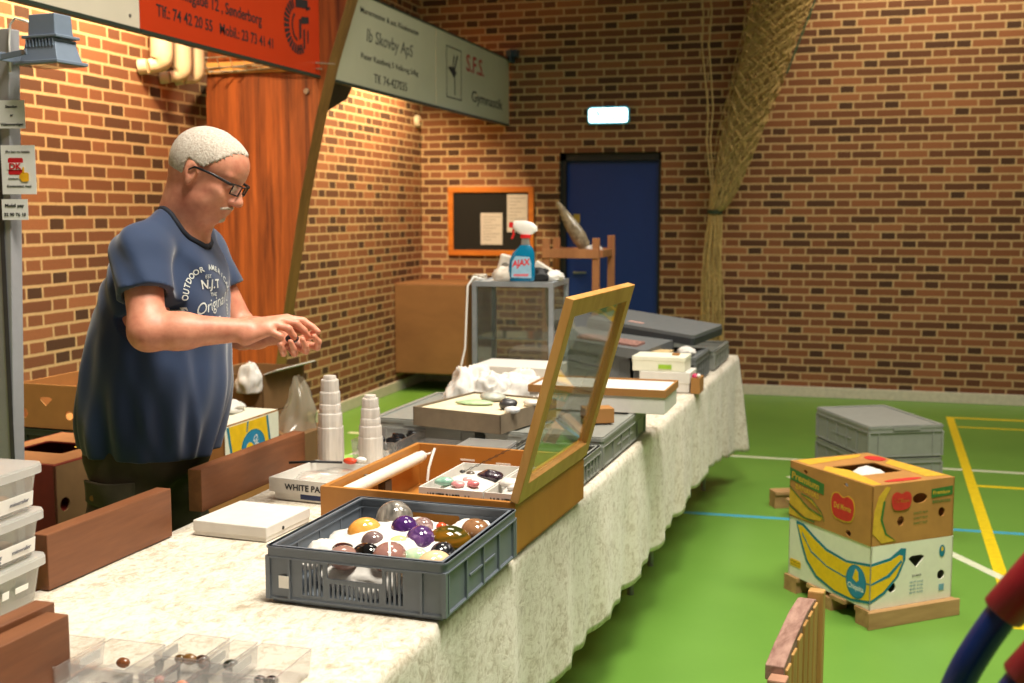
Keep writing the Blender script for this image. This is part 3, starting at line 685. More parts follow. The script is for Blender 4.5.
# ---- wooden display case with the open glazed lid
ca = math.radians(-3.2)
DC = thing('display_case', 'orange-brown wooden display case with its glazed lid standing open behind the grey crate', 'display case', (-0.980, 2.892, TOP), ca)
cw = wood('honey_board', rgb(168, 108, 42), rgb(182, 122, 52), 'Z', 4, 0.45, 0.6)
pw = wood('honey_pine', rgb(182, 126, 60), rgb(208, 156, 88), 'Z', 10, 0.4, 0.08)
W2, D2, H2 = 0.258, 0.296, 0.127
mb = MB(); mb.box(-W2, W2, -D2, -D2 + .014, 0, H2); mb.box(-W2, W2, D2 - .014, D2, 0, H2); mb.box(-W2, -W2 + .014, -D2 + .014, D2 - .014, 0, H2); mb.box(W2 - .014, W2, -D2 + .014, D2 - .014, 0, H2); mb.box(-W2, W2, -D2, D2, 0, 0.006)
obj('case_body', mb, cw, DC)
for i, x in enumerate((-0.09, 0.02, 0.13)):
    mb = MB(); mb.box(x - .022, x + .022, D2 - .0155, D2 - .0135, 0.086 - i * .004, 0.091 - i * .004); obj('slot_plate', mb, white_lbl, DC)
lidM = Matrix.Translation((W2 - .004, 0, H2)) @ Matrix.Rotation(math.radians(15.5), 4, 'Y')
Lh = 0.505; D3 = D2 + .002
# lid frame lies in local YZ plane, standing up from the hinge
mb = MB(); mb.M = lidM @ wall_M((-0.010, 0, 0), (0, 1, 0), (0, 0, 1))
mb.panel([(-D3, 0), (D3, 0), (D3, Lh), (-D3, Lh)], [[(-D3 + .045, .045), (D3 - .045, .045), (D3 - .045, Lh - .045), (-D3 + .045, Lh - .045)]], 0.022)
lid = obj('lid_frame', mb, pw, DC, bevel=0.002)
mb = MB(); mb.M = lidM @ wall_M((-0.014, 0, 0), (0, 1, 0), (0, 0, 1))
mb.panel([(-D3 + .038, .038), (D3 - .038, .038), (D3 - .038, Lh - .038), (-D3 + .038, Lh - .038)], [[(-D3 + .047, .047), (D3 - .047, .047), (D3 - .047, Lh - .047), (-D3 + .047, Lh - .047)]], 0.008)
obj('glazing_bead', mb, wood('amber_bead', rgb(196, 122, 30), rgb(220, 150, 52), 'Y', 12, 0.35), lid)
glass = clear('pane_glass', (0.93, 0.96, 0.93, 1), 0.03, 0.01, spec=1.15)
mb = MB(); mb.M = lidM; mb.box(-0.001, 0.001, -D3 + .042, D3 - .042, .042, Lh - .042); obj('glass_pane', mb, glass, lid)
for yy in (-0.18, 0.18):
    mb = MB(); mb.cyl((W2 + .003, yy - .025, H2 + .001), (W2 + .003, yy + .025, H2 + .001), 0.004, 8); obj('hinge', mb, plain('brass2', rgb(170, 140, 70), 0.3, 0.8), DC, smooth='auto')
# chain
mb = MB(); a = Vector((-0.06, -0.02, 0.05)); b = lidM @ Vector((-0.012, -0.24, 0.17)); a = Vector((0.0, 0.02, 0.115)); b = lidM @ Vector((-0.02, 0.10, 0.165))
n = 34
for k in range(n):
    p = a.lerp(b, (k + .5) / n) + Vector((0, 0, -0.012 * math.sin(PI * k / n))); d = (b - a).normalized() * 0.0048; s = Vector((0, 1, 0)) * 0.0022 if k % 2 else d.cross(Vector((0, 1, 0))).normalized() * 0.0022
    P = [p - d * 0.9, p - d * .5 + s, p + d * .5 + s, p + d * .9, p + d * .5 - s, p - d * .5 - s, p - d * .9]; mb.tube(P, 0.0009, 4)
obj('lid_chain', mb, plain('chain_steel', rgb(50, 48, 46), 0.4, 0.7), DC, smooth=True)
mb = MB(); mb.box(-W2 + .014, -W2 + .026, -0.09, -0.072, 0.078, 0.104); mb.cyl((-W2 + .02, -.08, .104), (-W2 + .02, -.08, .112), .006, 8); obj('lamp_clip', mb, zinc, DC, bevel=.001)
dcM = Matrix.Translation(DC.location) @ Matrix.Rotation(ca, 4, 'Z')
# fluorescent tube lying inside
tl = thing('tube_lamp', 'white tubular lamp lying along the left inside of the display case', 'lamp', dcM @ Vector((-0.222, -.01, 0.078)), ca)
mb = MB(); mb.cyl((0.005, -0.255, 0.022), (0.005, 0.225, 0.022), 0.0175, 20); obj('tube', mb, plain('lamp_white', rgb(236, 232, 214), 0.3, var=.02), tl, smooth='auto')
mb = MB(); mb.cyl((0.005, 0.225, 0.022), (0.005, 0.25, 0.022), 0.0155, 20); mb.tube([(0.005, 0.25, .022), (.03, .262, .03), (.045, .25, .045), (.05, .22, .03), (.052, .19, .0), (.052, .18, -.035)], 0.004, 8); obj('end_cap', mb, white_card, tl, smooth='auto')
mb = MB(); mb.box(-0.006, 0.016, -.02, .02, -.071, .004); obj('lamp_holder', mb, plain('dark_holder', rgb(70, 60, 50), .6), tl)
# two paper lids with stones on cotton inside the case
blue_ink = plain('navy_ink', rgb(38, 52, 98), 0.6)
def paper_tray(label, loc, rz, w, d, h, txt, m=white_card, inner=None, t=0.004, size=0.022, tx=0, sub=None):
    r = thing('paper_box_lid', label, 'cardboard tray', loc, rz); X, Y = w / 2, d / 2
    mb = MB(); mb.box(-X, X, -Y, Y, 0, 0.003)
    mb.box(-X, X, -Y, -Y + t, 0.003, h); mb.box(-X, X, Y - t, Y, 0.003, h); mb.box(-X, -X + t, -Y + t, Y - t, 0.003, h); mb.box(X - t, X, -Y + t, Y - t, 0.003, h)
    obj('tray', mb, m, r)
    if txt:
        o = fit_text('lettering', txt, blue_ink if 0 else ink, r, -X + w * .14 + tx, -X + w * .80 + tx, h * 0.45, size, face='-Y', x=-Y, bold=0.02)
    return r
T1 = paper_tray('white paper box lid with green and pink stones, left in the display case', dcM @ Vector((0.035, 0.0, 0.068)), ca, 0.175, 0.31, 0.042, 'WHITE PAPER  A4')
T2 = paper_tray('white paper box lid with white stones, right in the display case under the lid', dcM @ Vector((0.184, 0.0, 0.068)), ca, 0.115, 0.31, 0.042, 'WHITE P')
# packing under the trays so they stand high in the case
mb = MB(); mb.box(-.055, .24, -.15, .16, .007, .067); o = obj('cardboard_insert', mb, card, label='flat brown cardboard packing under the trays in the display case', category='cardboard'); o.location = DC.location; o.rotation_euler = (0, 0, ca)
crumple('cotton_wad', 'white cotton filling in the left tray of the display case', dcM @ Vector((0.035, -0.01, 0.072)), (0.074, 0.14, 0.026), 11, m=white_card, amp=.1, cat='cotton')
crumple('cotton_wad', 'white cotton filling in the right tray of the display case', dcM @ Vector((0.184, -0.01, 0.072)), (0.046, 0.14, 0.028), 13, m=white_card, amp=.12, cat='cotton')
for (x, y, r, sh, lb, stops) in (
    (-.125, -.07, .024, (1.1, .8, .45), 'pale green flat stone in the left tray of the display case', [(0.3, rgb(120, 170, 150)), (0.7, rgb(160, 200, 180))]),
    (-.055, -.085, .016, (1.1, .8, .6), 'pink stone in the left tray of the display case', [(0.3, rgb(214, 130, 134)), (0.7, rgb(236, 170, 168))]),
    (-.045, -.03, .013, (1, .8, .6), 'small rose stone behind the pink one in the display case', [(0.3, rgb(226, 150, 150)), (0.7, rgb(240, 190, 186))]),
    (.005, -.07, .016, (1, .8, .6), 'pinkish red stone at the right of the left tray', [(0.3, rgb(190, 90, 96)), (0.7, rgb(220, 140, 140))]),
    (.02, .03, .026, (1.3, .9, .6), 'dark purple-black crystal cluster in the display case at the end of the chain', [(0.3, rgb(26, 18, 26)), (0.7, rgb(66, 44, 60))]),
    (-.08, .04, .012, (1, .8, .6), 'small dark brown stone at the back of the left display case tray', [(0.3, rgb(70, 60, 52)), (0.7, rgb(110, 96, 84))]),
    (-.13, .06, .008, (1, .8, .6), 'tiny black stone at the far left of the display case tray', [(0.3, rgb(30, 30, 30)), (0.7, rgb(60, 60, 60))]),
    (.13, -.03, .022, (1.3, .9, .6), 'white milky stone in the right tray of the display case', [(0.3, rgb(214, 208, 200)), (0.7, rgb(240, 236, 230))]),
    (.175, .03, .022, (1.3, .9, .6), 'white stone farther back in the right tray of the display case', [(0.3, rgb(206, 202, 196)), (0.7, rgb(240, 238, 232))]),
    (.185, -.08, .02, (1.4, .8, .5), 'white stone nearest in the right tray of the display case', [(0.3, rgb(206, 202, 196)), (0.7, rgb(240, 238, 232))])):
    m = stone_mat('mineral', stops, 30, 0.25); mb = MB(); o_ = Vector((x * 31, y * 47, r * 100))
    mb.ell((0, 0, 0), (r * sh[0], r * sh[1], r * sh[2]), 18, 12, fn=lambda p: tuple(p * (1 + 0.25 * noise.noise(p * 60 + o_))))
    o = obj('mineral_stone', mb, m, smooth=True, label=lb, category='stone', group='stones in the display case'); o.location = dcM @ Vector(((x + .055) * .62 + .035 if x < .1 else .184 + (x - .165) * .7, y - .02, 0.110 + r * .15))

# ---- planks along the back edge
sap = wood('mahogany', rgb(96, 55, 32), rgb(134, 83, 50), 'Y', 9, 0.5, 0.10)
def plank(label, p0, p1, th, h, z=TOP):
    p0 = Vector(p0); p1 = Vector(p1); L = (p1 - p0).length; a = math.atan2(p1.y - p0.y, p1.x - p0.x) - PI / 2
    mb = MB(); mb.box(-th, 0, 0, L, 0, h); mb.mi = mb.mi
    o = obj('wooden_plank', mb, sap, bevel=0.002, label=label, category='plank', group='reddish-brown planks standing along the table'); o.location = (p0.x, p0.y, z); o.rotation_euler = (0, 0, a); return o
plank('reddish-brown plank on edge in front of the man, right of the plastic boxes', (-1.628, 2.055), (-1.612, 2.505), 0.042, 0.122)
plank('reddish-brown plank on edge behind the flat white box, farther of the standing planks', (-1.662, 2.73), (-1.645, 3.32), 0.042, 0.117)
plank('dark brown plank at the bottom left corner, nearest to the clear trays', (-1.285, 1.20), (-1.268, 1.648), 0.045, 0.122)
plank('dark brown plank just behind the nearest one at the bottom left corner', (-1.334, 1.22), (-1.317, 1.675), 0.040, 0.130)

# ---- flat white box and white-paper tray by the case
fb = thing('flat_box', 'flat closed white cardboard box lying between the rear plank and the grey crate', 'box', (-1.455, 2.63, TOP), math.radians(-4))
mb = MB(); mb.box(-.105, .105, -.105, .105, 0, 0.034); obj('base', mb, white_card, fb, bevel=.002)
mb = MB(); mb.box(-.107, .107, -.107, .107, 0.010, 0.038); obj('lid', mb, white_card, fb, bevel=.003)
mb = MB(); mb.cyl((.107, -0.03, .018), (.1085, -0.03, .018), .005, 8); obj('catch', mb, ink, fb)
wp = paper_tray('open white paper box lid with crumpled wrap, left of the display case', (-1.40, 3.03, TOP + .022), math.radians(-6), 0.30, 0.25, 0.04, 'WHITE PAPER  A4', size=.017, tx=.01)
wb2 = thing('flat_box', 'thin white and navy box under the paper tray left of the display case', 'box', (-1.39, 3.03, TOP), math.radians(-6))
mb = MB(); mb.box(-.145, .145, -.12, .12, 0, .021); obj('box_body', mb, white_card, wb2)
mb = MB(); mb.box(-.06, .146, -.1215, -.1195, .006, .020); obj('navy_band', mb, blue_ink, wb2)
crumple('plastic_wrap', 'crumpled clear wrap in the paper tray left of the display case', (-1.41, 3.04, TOP + .027), (.12, .10, .022), 21, m=clear('wrap_film', (1, 1, 1, 1), 0.25, 0.15, (0.9, 0.88, 0.82, 1)), amp=.3, cat='plastic wrap')
# cable with clips
mb = MB(); P = []
for k in range(40):
    s = k / 39; P.append((-1.64 + 0.33 * s, 3.285 + 0.03 * math.sin(s * 9), TOP + .012 + .02 * max(0, math.sin(s * 7))))
P += [(-1.31 + .03 * math.cos(a), 3.28 + .03 * math.sin(a), TOP + .012 + .002 * a) for a in [k * .6 for k in range(18)]]
cb = thing('cable', 'thin black cable coiled in front of the white crystal towers', 'cable', (-1.45, 3.22, TOP))
obj('cord', rel(mb, cb), blk, cb, smooth=True)
mb = MB(); mb.tube([(-1.60, 3.12, TOP + .06), (-1.52, 3.14, TOP + .064), (-1.44, 3.15, TOP + .064)], .004, 6); obj('cord', rel(mb, cb), blk, cb, smooth=True)
cc = thing('cord_switch', 'small orange-red and white clip on the black cable', 'clip', (-1.41, 3.15, TOP + .06))
mb = MB(); mb.ell((-1.415, 3.15, TOP + .07), (.022, .012, .010), 12, 8); obj('red_shell', rel(mb, cc), plain('red_plastic', rgb(206, 66, 30), .4), cc, smooth=True)
mb = MB(); mb.ell((-1.385, 3.165, TOP + .072), (.018, .010, .009), 12, 8); obj('white_shell', rel(mb, cc), white_lbl, cc, smooth=True)

# ---- selenite towers
t = NT('selenite'); v = t.coord((1, 1, .15)); nz = t.noise(v, 60, 4)
t.base(t.ramp(nz, [(0.3, rgb(188, 182, 174)), (0.7, rgb(218, 211, 203))])); t.set(Roughness=0.4); t.b.inputs['Subsurface Weight'].default_value = 0.25; t.b.inputs['Subsurface Radius'].default_value = (.02, .018, .015); t.bump(nz, .2, .003)
def tower(label, loc, H, r):
    o = thing('crystal_tower', label, 'crystal tower', loc, 0.2, group='white stepped crystal towers')
    lv = [(0, .45, 1.0), (.45, .60, .94), (.60, .70, .86), (.70, .83, .80), (.83, .96, .68), (.96, 1.0, .48)]
    for i, (a, b, k) in enumerate(lv):
        mb = MB(); n = 22; rr = r * k
        prof = [(rr * 1.0, a * H - (.002 if i else 0)), (rr * 1.01, a * H + (b - a) * H * .4), (rr * .985, b * H - .004), (rr * .93, b * H)]
        vs = []; fs = []
        for q, (R_, z) in enumerate(prof):
            for kk in range(n): an = 2 * PI * kk / n; w = 1 + .035 * math.cos(an * 4 + i) + .02 * (kk % 2); vs.append((R_ * w * math.cos(an), R_ * w * math.sin(an), z))
        for q in range(3):
            for kk in range(n): x_, y_ = q * n + kk, q * n + (kk + 1) % n; fs.append((x_, y_, y_ + n, x_ + n))
        fs.append(tuple(reversed(range(n)))); fs.append(tuple(range(3 * n, 4 * n))); mb.add(vs, fs)
        obj('tier', mb, t.m, o)
    return o
tower('taller white stepped crystal tower behind the flat white box, left of the pair', (-1.575, 3.36, TOP), 0.293, 0.041)
tower('shorter white stepped crystal tower, right of the pair, beside the display case', (-1.437, 3.36, TOP), 0.237, 0.038)
gb = MB(); gb.box(-.07, .07, -.04, .04, 0, .012); o = obj('green_packet', gb, plain('lime_card', rgb(150, 196, 96), .6), label='flat lime green packet lying behind and between the crystal towers', category='packet', bevel=.002); o.location = (-1.52, 3.47, TOP); o.rotation_euler = (0, 0, .5)

# ---- clear plastic boxes at the near end
pl = clear('clear_box_plastic', (0.97, 0.97, 0.97, 1), 0.11, 0.08, (0.93, 0.94, 0.95, 1))
def clear_box(label, x0, x1, y0, y1, h, rz=0, m=pl, group='clear boxes of small stones', name='clear_box', tab=True, loc=None):
    cx, cy = (x0 + x1) / 2, (y0 + y1) / 2; w, d = (x1 - x0), (y1 - y0)
    r = thing(name, label, 'plastic box', loc or (cx, cy, TOP), rz, group); X, Y = w / 2 - .001, d / 2 - .001
    mb = MB(); mb.M = Matrix(); k = .94; z0 = .001
    vs = [(-X * k, -Y * k, z0), (X * k, -Y * k, z0), (X * k, Y * k, z0), (-X * k, Y * k, z0), (-X, -Y, h), (X, -Y, h), (X, Y, h), (-X, Y, h)]
    mb.add(vs, [(0, 1, 2, 3), (0, 4, 5, 1), (1, 5, 6, 2), (2, 6, 7, 3), (3, 7, 4, 0)])
    o = obj('tub', mb, m, r); s = o.modifiers.new('t', 'SOLIDIFY'); s.thickness = 0.0012
    mb = MB(); mb.M = Matrix.Translation((0, 0, h)); mb.panel(rrect(-X - .001, X + .001, -Y - .001, Y + .001, .003, 2), [rrect(-X + .0015, X - .0015, -Y + .0015, Y - .0015, .002, 2)], .0012)
    obj('rim', mb, m, r)
    if tab:
        mb = MB(); mb.box(-X - .0015, -X - .0004, -Y * .45, Y * .45, h * .52, h * .86); obj('label_tab', mb, white_lbl, r)
    return r
rA = math.radians(-3)
boxes = [(-1.385, -1.262, 1.60, 1.74, .045, 'frosted clear box beside the near plank, leftmost in the far row'),
 (-1.255, -1.142, 1.62, 1.745, .045, 'clear box with a brown stone in the far row, second from the left'),
 (-1.135, -1.045, 1.69, 1.80, .047, 'clear box heaped with brown sticks of stone, farthest of the near-end boxes'),
 (-1.040, -0.990, 1.69, 1.80, .045, 'narrow clear box with one dark green stone, next to the heaped one'),
 (-0.985, -0.885, 1.66, 1.80, .045, 'wide clear box at the right end holding two black stones'),
 (-1.215, -1.120, 1.545, 1.615, .045, 'clear box with two dark brown polished stones near the plank'),
 (-1.115, -1.075, 1.615, 1.685, .045, 'small clear box with pink stones below the heaped box'),
 (-1.070, -1.020, 1.60, 1.685, .045, 'small clear box with an orange stone in the middle of the near boxes'),
 (-1.113, -1.025, 1.52, 1.595, .045, 'clear box with green stones at the very bottom edge'),
 (-1.015, -0.90, 1.53, 1.65, .045, 'clear bluish box nearest the right table edge at the bottom')]
for (a, b, c, d_, h, lb) in boxes: clear_box(lb, a, b, c, d_, h)
pebs = [(-1.20, 1.70, .011, rgb(120, 70, 40), 'brown stone in the second clear box of the far row'), (-1.115, 1.745, .010, rgb(92, 66, 34), 'brown stone at the left of the heaped clear box'), (-1.095, 1.745, .012, rgb(120, 84, 44), 'tan-brown stone in the middle of the heaped clear box'), (-1.075, 1.75, .011, rgb(60, 34, 22), 'dark upright stone in the heaped clear box'), (-1.062, 1.735, .010, rgb(96, 60, 36), 'brown stone at the right of the heaped clear box'),
 (-1.013, 1.74, .012, rgb(28, 38, 30), 'dark green stone in the narrow clear box'), (-0.935, 1.70, .010, rgb(24, 18, 20), 'black stone, left of two in the wide right-hand clear box'), (-0.913, 1.70, .011, rgb(30, 22, 24), 'black stone, right of two in the wide right-hand clear box'),
 (-1.185, 1.58, .013, rgb(82, 40, 28), 'reddish-brown polished stone near the plank'), (-1.158, 1.585, .014, rgb(44, 26, 30), 'dark purple-brown polished stone near the plank'), (-1.095, 1.65, .010, rgb(206, 150, 140), 'pink stone in the small clear box'), (-1.045, 1.64, .011, rgb(214, 140, 110), 'orange stone in the small clear box in the middle'), (-1.07, 1.555, .013, rgb(70, 90, 50), 'green stone in the clear box at the bottom edge'), (-0.96, 1.59, .012, rgb(150, 150, 160), 'grey stone in the clear bluish box')]
for i, (x, y, r, c, lb) in enumerate(pebs):
    mb = MB(); o_ = Vector((i, i * 2.3, 1)); mb.ell((0, 0, 0), (r * 1.15, r * .9, r * .85), 14, 10, fn=lambda p: tuple(p * (1 + .2 * noise.noise(p * 50 + o_))))
    o = obj('small_stone', mb, plain('peb_%d' % i, c, .15, var=.25, scale=80), smooth=True, label=lb, category='stone', group='small stones in the clear boxes'); o.location = (x, y, TOP + .014 + r * .8)

# ---- stack of lidded storage boxes at the left
tub_m = clear('frosted_tub', (0.96, 0.96, 0.95, 1), 0.24, 0.22, (0.86, 0.86, 0.84, 1), .7)
lid_m = clear('frosted_lid', (0.97, 0.97, 0.96, 1), 0.50, 0.3, (0.88, 0.88, 0.87, 1), .7)
def storage_box(label, z, writing, lettering_w):
    r = thing('storage_box', label, 'storage box', (-1.745, 1.82, z), math.radians(2), 'stacked lidded plastic storage boxes')
    X, Y, h = 0.145, 0.195, 0.088; k = .93
    mb = MB(); z0 = .001
    o1 = rrect(-X * k, X * k, -Y * k, Y * k, .02, 4); o2 = rrect(-X, X, -Y, Y, .022, 4); n = len(o1)
    mb.add([(a, b, z0) for a, b in o1] + [(a, b, h) for a, b in o2], [tuple(reversed(range(n)))] + [(i, (i + 1) % n, (i + 1) % n + n, i + n) for i in range(n)])
    o = obj('tub', mb, tub_m, r); s = o.modifiers.new('t', 'SOLIDIFY'); s.thickness = 0.0015
    mb = MB(); mb.prism(rrect(-X - .006, X + .006, -Y - .006, Y + .006, .024, 4), h + .004, h + .008)
    mb.M = Matrix.Translation((0, 0, h - .012)); mb.panel(rrect(-X - .008, X + .008, -Y - .008, Y + .008, .026, 4), [rrect(-X - .002, X + .002, -Y - .002, Y + .002, .022, 4)], .016)
    obj('lid', mb, lid_m, r)
    g = MB(); g.M = Matrix.Translation((X * .965 + .001, 0, 0)) @ Matrix.Rotation(math.radians(6.0), 4, 'Y')
    if lettering_w: 
        g.box(0, .001, -.16, .165, .012, .042); s_ = obj('paper_strip', g, white_lbl, r)
        fit_text('handwriting', writing, plain('pencil', rgb(90, 90, 100), .7), r, -.02, .06, .027, .016, x=X * .965 + .0055, shear=.3); fit_text('handwriting', 'mineraler', MATS['pencil'], r, .09, .15, .027, .008, x=X * .965 + .0055, shear=.3)
    else:
        g.box(0, .001, .055, .075, .036, .052); g.box(0, .001, .095, .135, .038, .050); obj('paper_strip', g, white_lbl, r)
    return r
lv = [(TOP, 'Q', False, 'frosted storage box at the bottom of the stack, two small white marks on its side'), (TOP + .0975, '18g 49g', True, 'frosted storage box in the middle of the stack with a handwritten white strip'), (TOP + .195, '54g 19g', True, 'frosted storage box on top of the stack, brown stones showing inside')]
for z, wr, f, lb in lv: storage_box(lb, z, wr, f)
for zi in (1, 2):
    for k, (dx, dy, r, c) in enumerate(((.06, .10, .026, (128, 84, 56)), (.085, .03, .030, (148, 104, 70)), (.07, -.05, .028, (116, 76, 50)), (.04, .06, .03, (160, 120, 84)), (.075, .15, .018, (190, 150, 110)), (.0, .0, .035, (130, 90, 60)))):
        mb = MB(); o_ = Vector((k, zi, 4)); mb.ell((0, 0, 0), (r * 1.1, r, r * .7), 16, 10, fn=lambda p: tuple(p * (1 + .25 * noise.noise(p * 30 + o_))))
        o = obj('rough_stone', mb, plain('rs_%d' % k, rgb(*c), .6, var=.15), smooth=True, label=('rough brown stone seen through the side of the top storage box' if zi == 2 else 'rough brown stone seen through the side of the middle storage box'), category='stone', group='stones in the %s storage box' % ('top' if zi == 2 else 'middle')); o.location = (-1.745 + dx, 1.82 + dy, TOP + .0975 * zi + .004 + r * .75 )
# ================================================================== signed distance modelling for the man
class SDF:
    def __init__(s, lo, hi, h):
        s.h = h; s.lo = np.array(lo, float); s.n = [int((b - a) / h) + 2 for a, b in zip(lo, hi)]
        s.ax = [lo[i] + h * np.arange(s.n[i]) for i in range(3)]
        s.d = np.full(s.n, 0.2, np.float32)
    def region(s, lo, hi):
        sl = []
        for i in range(3):
            a = max(0, int((lo[i] - s.lo[i]) / s.h) - 1); b = min(s.n[i], int((hi[i] - s.lo[i]) / s.h) + 2)
            if b <= a: return None
            sl.append(slice(a, b))
        g = np.meshgrid(s.ax[0][sl[0]], s.ax[1][sl[1]], s.ax[2][sl[2]], indexing='ij')
        return tuple(sl), g
    def put(s, lo, hi, f, k, op='add'):
        pad = k + 0.03; r = s.region([v - pad for v in lo], [v + pad for v in hi])
        if r is None: return
        sl, g = r; x = f(*g).astype(np.float32); d = s.d[sl]
        if op == 'add':
            if k > 0: h = np.clip(0.5 + 0.5 * (d - x) / k, 0, 1); s.d[sl] = d * (1 - h) + x * h - k * h * (1 - h)
            else: s.d[sl] = np.minimum(d, x)
        else:
            if k > 0: h = np.clip(0.5 - 0.5 * (d + x) / k, 0, 1); s.d[sl] = d * (1 - h) - x * h + k * h * (1 - h)
            else: s.d[sl] = np.maximum(d, -x)
    def ell(s, c, r, k=0.03, R=None, op='add'):
        c = np.array(c); r = np.array(r, float); m = r.max()
        Rm = np.array(R.to_3x3()).T if R is not None else np.eye(3)
        def f(x, y, z):
            X, Y, Z = x - c[0], y - c[1], z - c[2]
            a = (Rm[0, 0] * X + Rm[0, 1] * Y + Rm[0, 2] * Z) ; b = (Rm[1, 0] * X + Rm[1, 1] * Y + Rm[1, 2] * Z); e = (Rm[2, 0] * X + Rm[2, 1] * Y + Rm[2, 2] * Z)
            k0 = np.sqrt((a / r[0]) ** 2 + (b / r[1]) ** 2 + (e / r[2]) ** 2); k1 = np.sqrt((a / r[0] ** 2) ** 2 + (b / r[1] ** 2) ** 2 + (e / r[2] ** 2) ** 2) + 1e-9
            return k0 * (k0 - 1) / k1
        s.put(c - m, c + m, f, k, op)
    def cap(s, p, q, r1, r2, k=0.03, op='add'):
        p = np.array(p, float); q = np.array(q, float); m = max(r1, r2); v = q - p; L = v @ v + 1e-12
        def f(x, y, z):
            t = np.clip(((x - p[0]) * v[0] + (y - p[1]) * v[1] + (z - p[2]) * v[2]) / L, 0, 1)
            return np.sqrt((x - p[0] - t * v[0]) ** 2 + (y - p[1] - t * v[1]) ** 2 + (z - p[2] - t * v[2]) ** 2) - (r1 + (r2 - r1) * t)
        s.put(np.minimum(p, q) - m, np.maximum(p, q) + m, f, k, op)
    def plane(s, p, n):        # keep the side where (x-p).n < 0
        g = np.meshgrid(*s.ax, indexing='ij', sparse=True)
        s.d = np.maximum(s.d, ((g[0] - p[0]) * n[0] + (g[1] - p[1]) * n[1] + (g[2] - p[2]) * n[2]).astype(np.float32))
    def mesh(s):
        d = s.d; ins = d < 0; nx, ny, nz = d.shape
        c = np.zeros((nx - 1, ny - 1, nz - 1), np.int8)
        for i in (0, 1):
            for j in (0, 1):
                for k in (0, 1): c += ins[i:nx - 1 + i, j:ny - 1 + j, k:nz - 1 + k]
        act = np.argwhere((c > 0) & (c < 8)); idx = np.full(c.shape, -1, np.int64); idx[tuple(act.T)] = np.arange(len(act))
        pos = np.zeros((len(act), 3)); cnt = np.zeros(len(act))
        cor = [(i, j, k) for i in (0, 1) for j in (0, 1) for k in (0, 1)]
        for a in range(8):
            for b in range(a + 1, 8):
                A, B = np.array(cor[a]), np.array(cor[b])
                if np.abs(A - B).sum() != 1: continue
                da = d[tuple((act + A).T)]; db = d[tuple((act + B).T)]; m = (da < 0) != (db < 0)
                t = np.where(m, da / np.where(m, da - db, 1), 0)[:, None]
                pos += np.where(m[:, None], A + (B - A) * t, 0); cnt += m
        V = (act + pos / cnt[:, None]) * s.h + s.lo
        F = []
        for ax in range(3):
            o = [0, 0, 0]; o[ax] = 1
            a = ins[:nx - o[0], :ny - o[1], :nz - o[2]]; b = ins[o[0]:, o[1]:, o[2]:]
            for sgn in (0, 1):
                e = np.argwhere(a & ~b if sgn == 0 else ~a & b)
                u, v = [(1, 2), (2, 0), (0, 1)][ax]
                e = e[(e[:, u] > 0) & (e[:, v] > 0) & (e[:, u] < d.shape[u] - 1) & (e[:, v] < d.shape[v] - 1)]
                du = np.zeros(3, int); dv = np.zeros(3, int); du[u] = 1; dv[v] = 1
                q = [idx[tuple((e - du - dv).T)], idx[tuple((e - dv).T)], idx[tuple(e.T)], idx[tuple((e - du).T)]]
                q = np.stack(q if sgn == 0 else q[::-1], 1); F.append(q)
        return V, np.concatenate(F)
def sdf_obj(name, s, mats, parent, relax=1):
    V, F = s.mesh(); me = bpy.data.meshes.new(name)
    me.vertices.add(len(V)); me.vertices.foreach_set('co', V.astype(np.float32).ravel())
    me.loops.add(F.size); me.loops.foreach_set('vertex_index', F.ravel().astype(np.int32))
    me.polygons.add(len(F)); me.polygons.foreach_set('loop_start', np.arange(0, F.size, 4, dtype=np.int32)); me.polygons.foreach_set('use_smooth', [True] * len(F))
    me.update(calc_edges=True); me.validate()
    for m in (mats if isinstance(mats, list) else [mats]): me.materials.append(m)
    o = bpy.data.objects.new(name, me); COL.objects.link(o)
    if relax: md = o.modifiers.new('relax', 'SMOOTH'); md.factor = 0.5; md.iterations = relax
    if parent: o.parent = parent
    return o

MAN = thing('person', 'grey-haired man in glasses and a navy T-shirt standing behind the table, hands together', 'person', (0, 0, 0))
V_ = lambda *a: Vector(a)
TY = Matrix.Rotation(math.radians(14), 4, 'Z')       # torso turned a little away
PV = Vector((-1.865, 2.86, 0))
def tr(*p): return PV + TY.to_3x3() @ (Vector(p) - PV)
# ---- head frame
HC = V_(-1.690, 2.860, 1.682); hp = math.radians(27); hy = math.radians(6)
HM = Matrix.Translation(HC) @ Matrix.Rotation(hy, 4, 'Z') @ Matrix.Rotation(hp, 4, 'Y') @ Matrix.Rotation(math.radians(-3), 4, 'X')
HR = HM.to_3x3().to_4x4()
hd = lambda x, y, z: HM @ Vector((x, y, z))
def head_parts(S, grow=0.0, only_skull=False):
    g = grow
    S.ell(hd(-.004, 0, .018), (.101 + g, .079 + g, .088 + g), .02, HR)
    S.ell(hd(-.030, 0, .004), (.078 + g, .074 + g, .084 + g), .02, HR)
    S.ell(hd(.045, 0, .028), (.058 + g, .063 + g, .060 + g), .02, HR)
B = SDF((-2.26, 2.44, -0.01), (-1.28, 3.30, 1.83), 0.0042)
head_parts(B)
B.ell(hd(.038, 0, -.055), (.062, .062, .062), .02, HR)          # mid face
B.ell(hd(.030, 0, -.078), (.066, .060, .045), .02, HR)          # jaw
B.ell(hd(.078, 0, -.105), (.024, .028, .019), .015, HR)         # chin
B.ell(hd(.020, 0, -.108), (.060, .054, .034), .02, HR)          # soft double chin
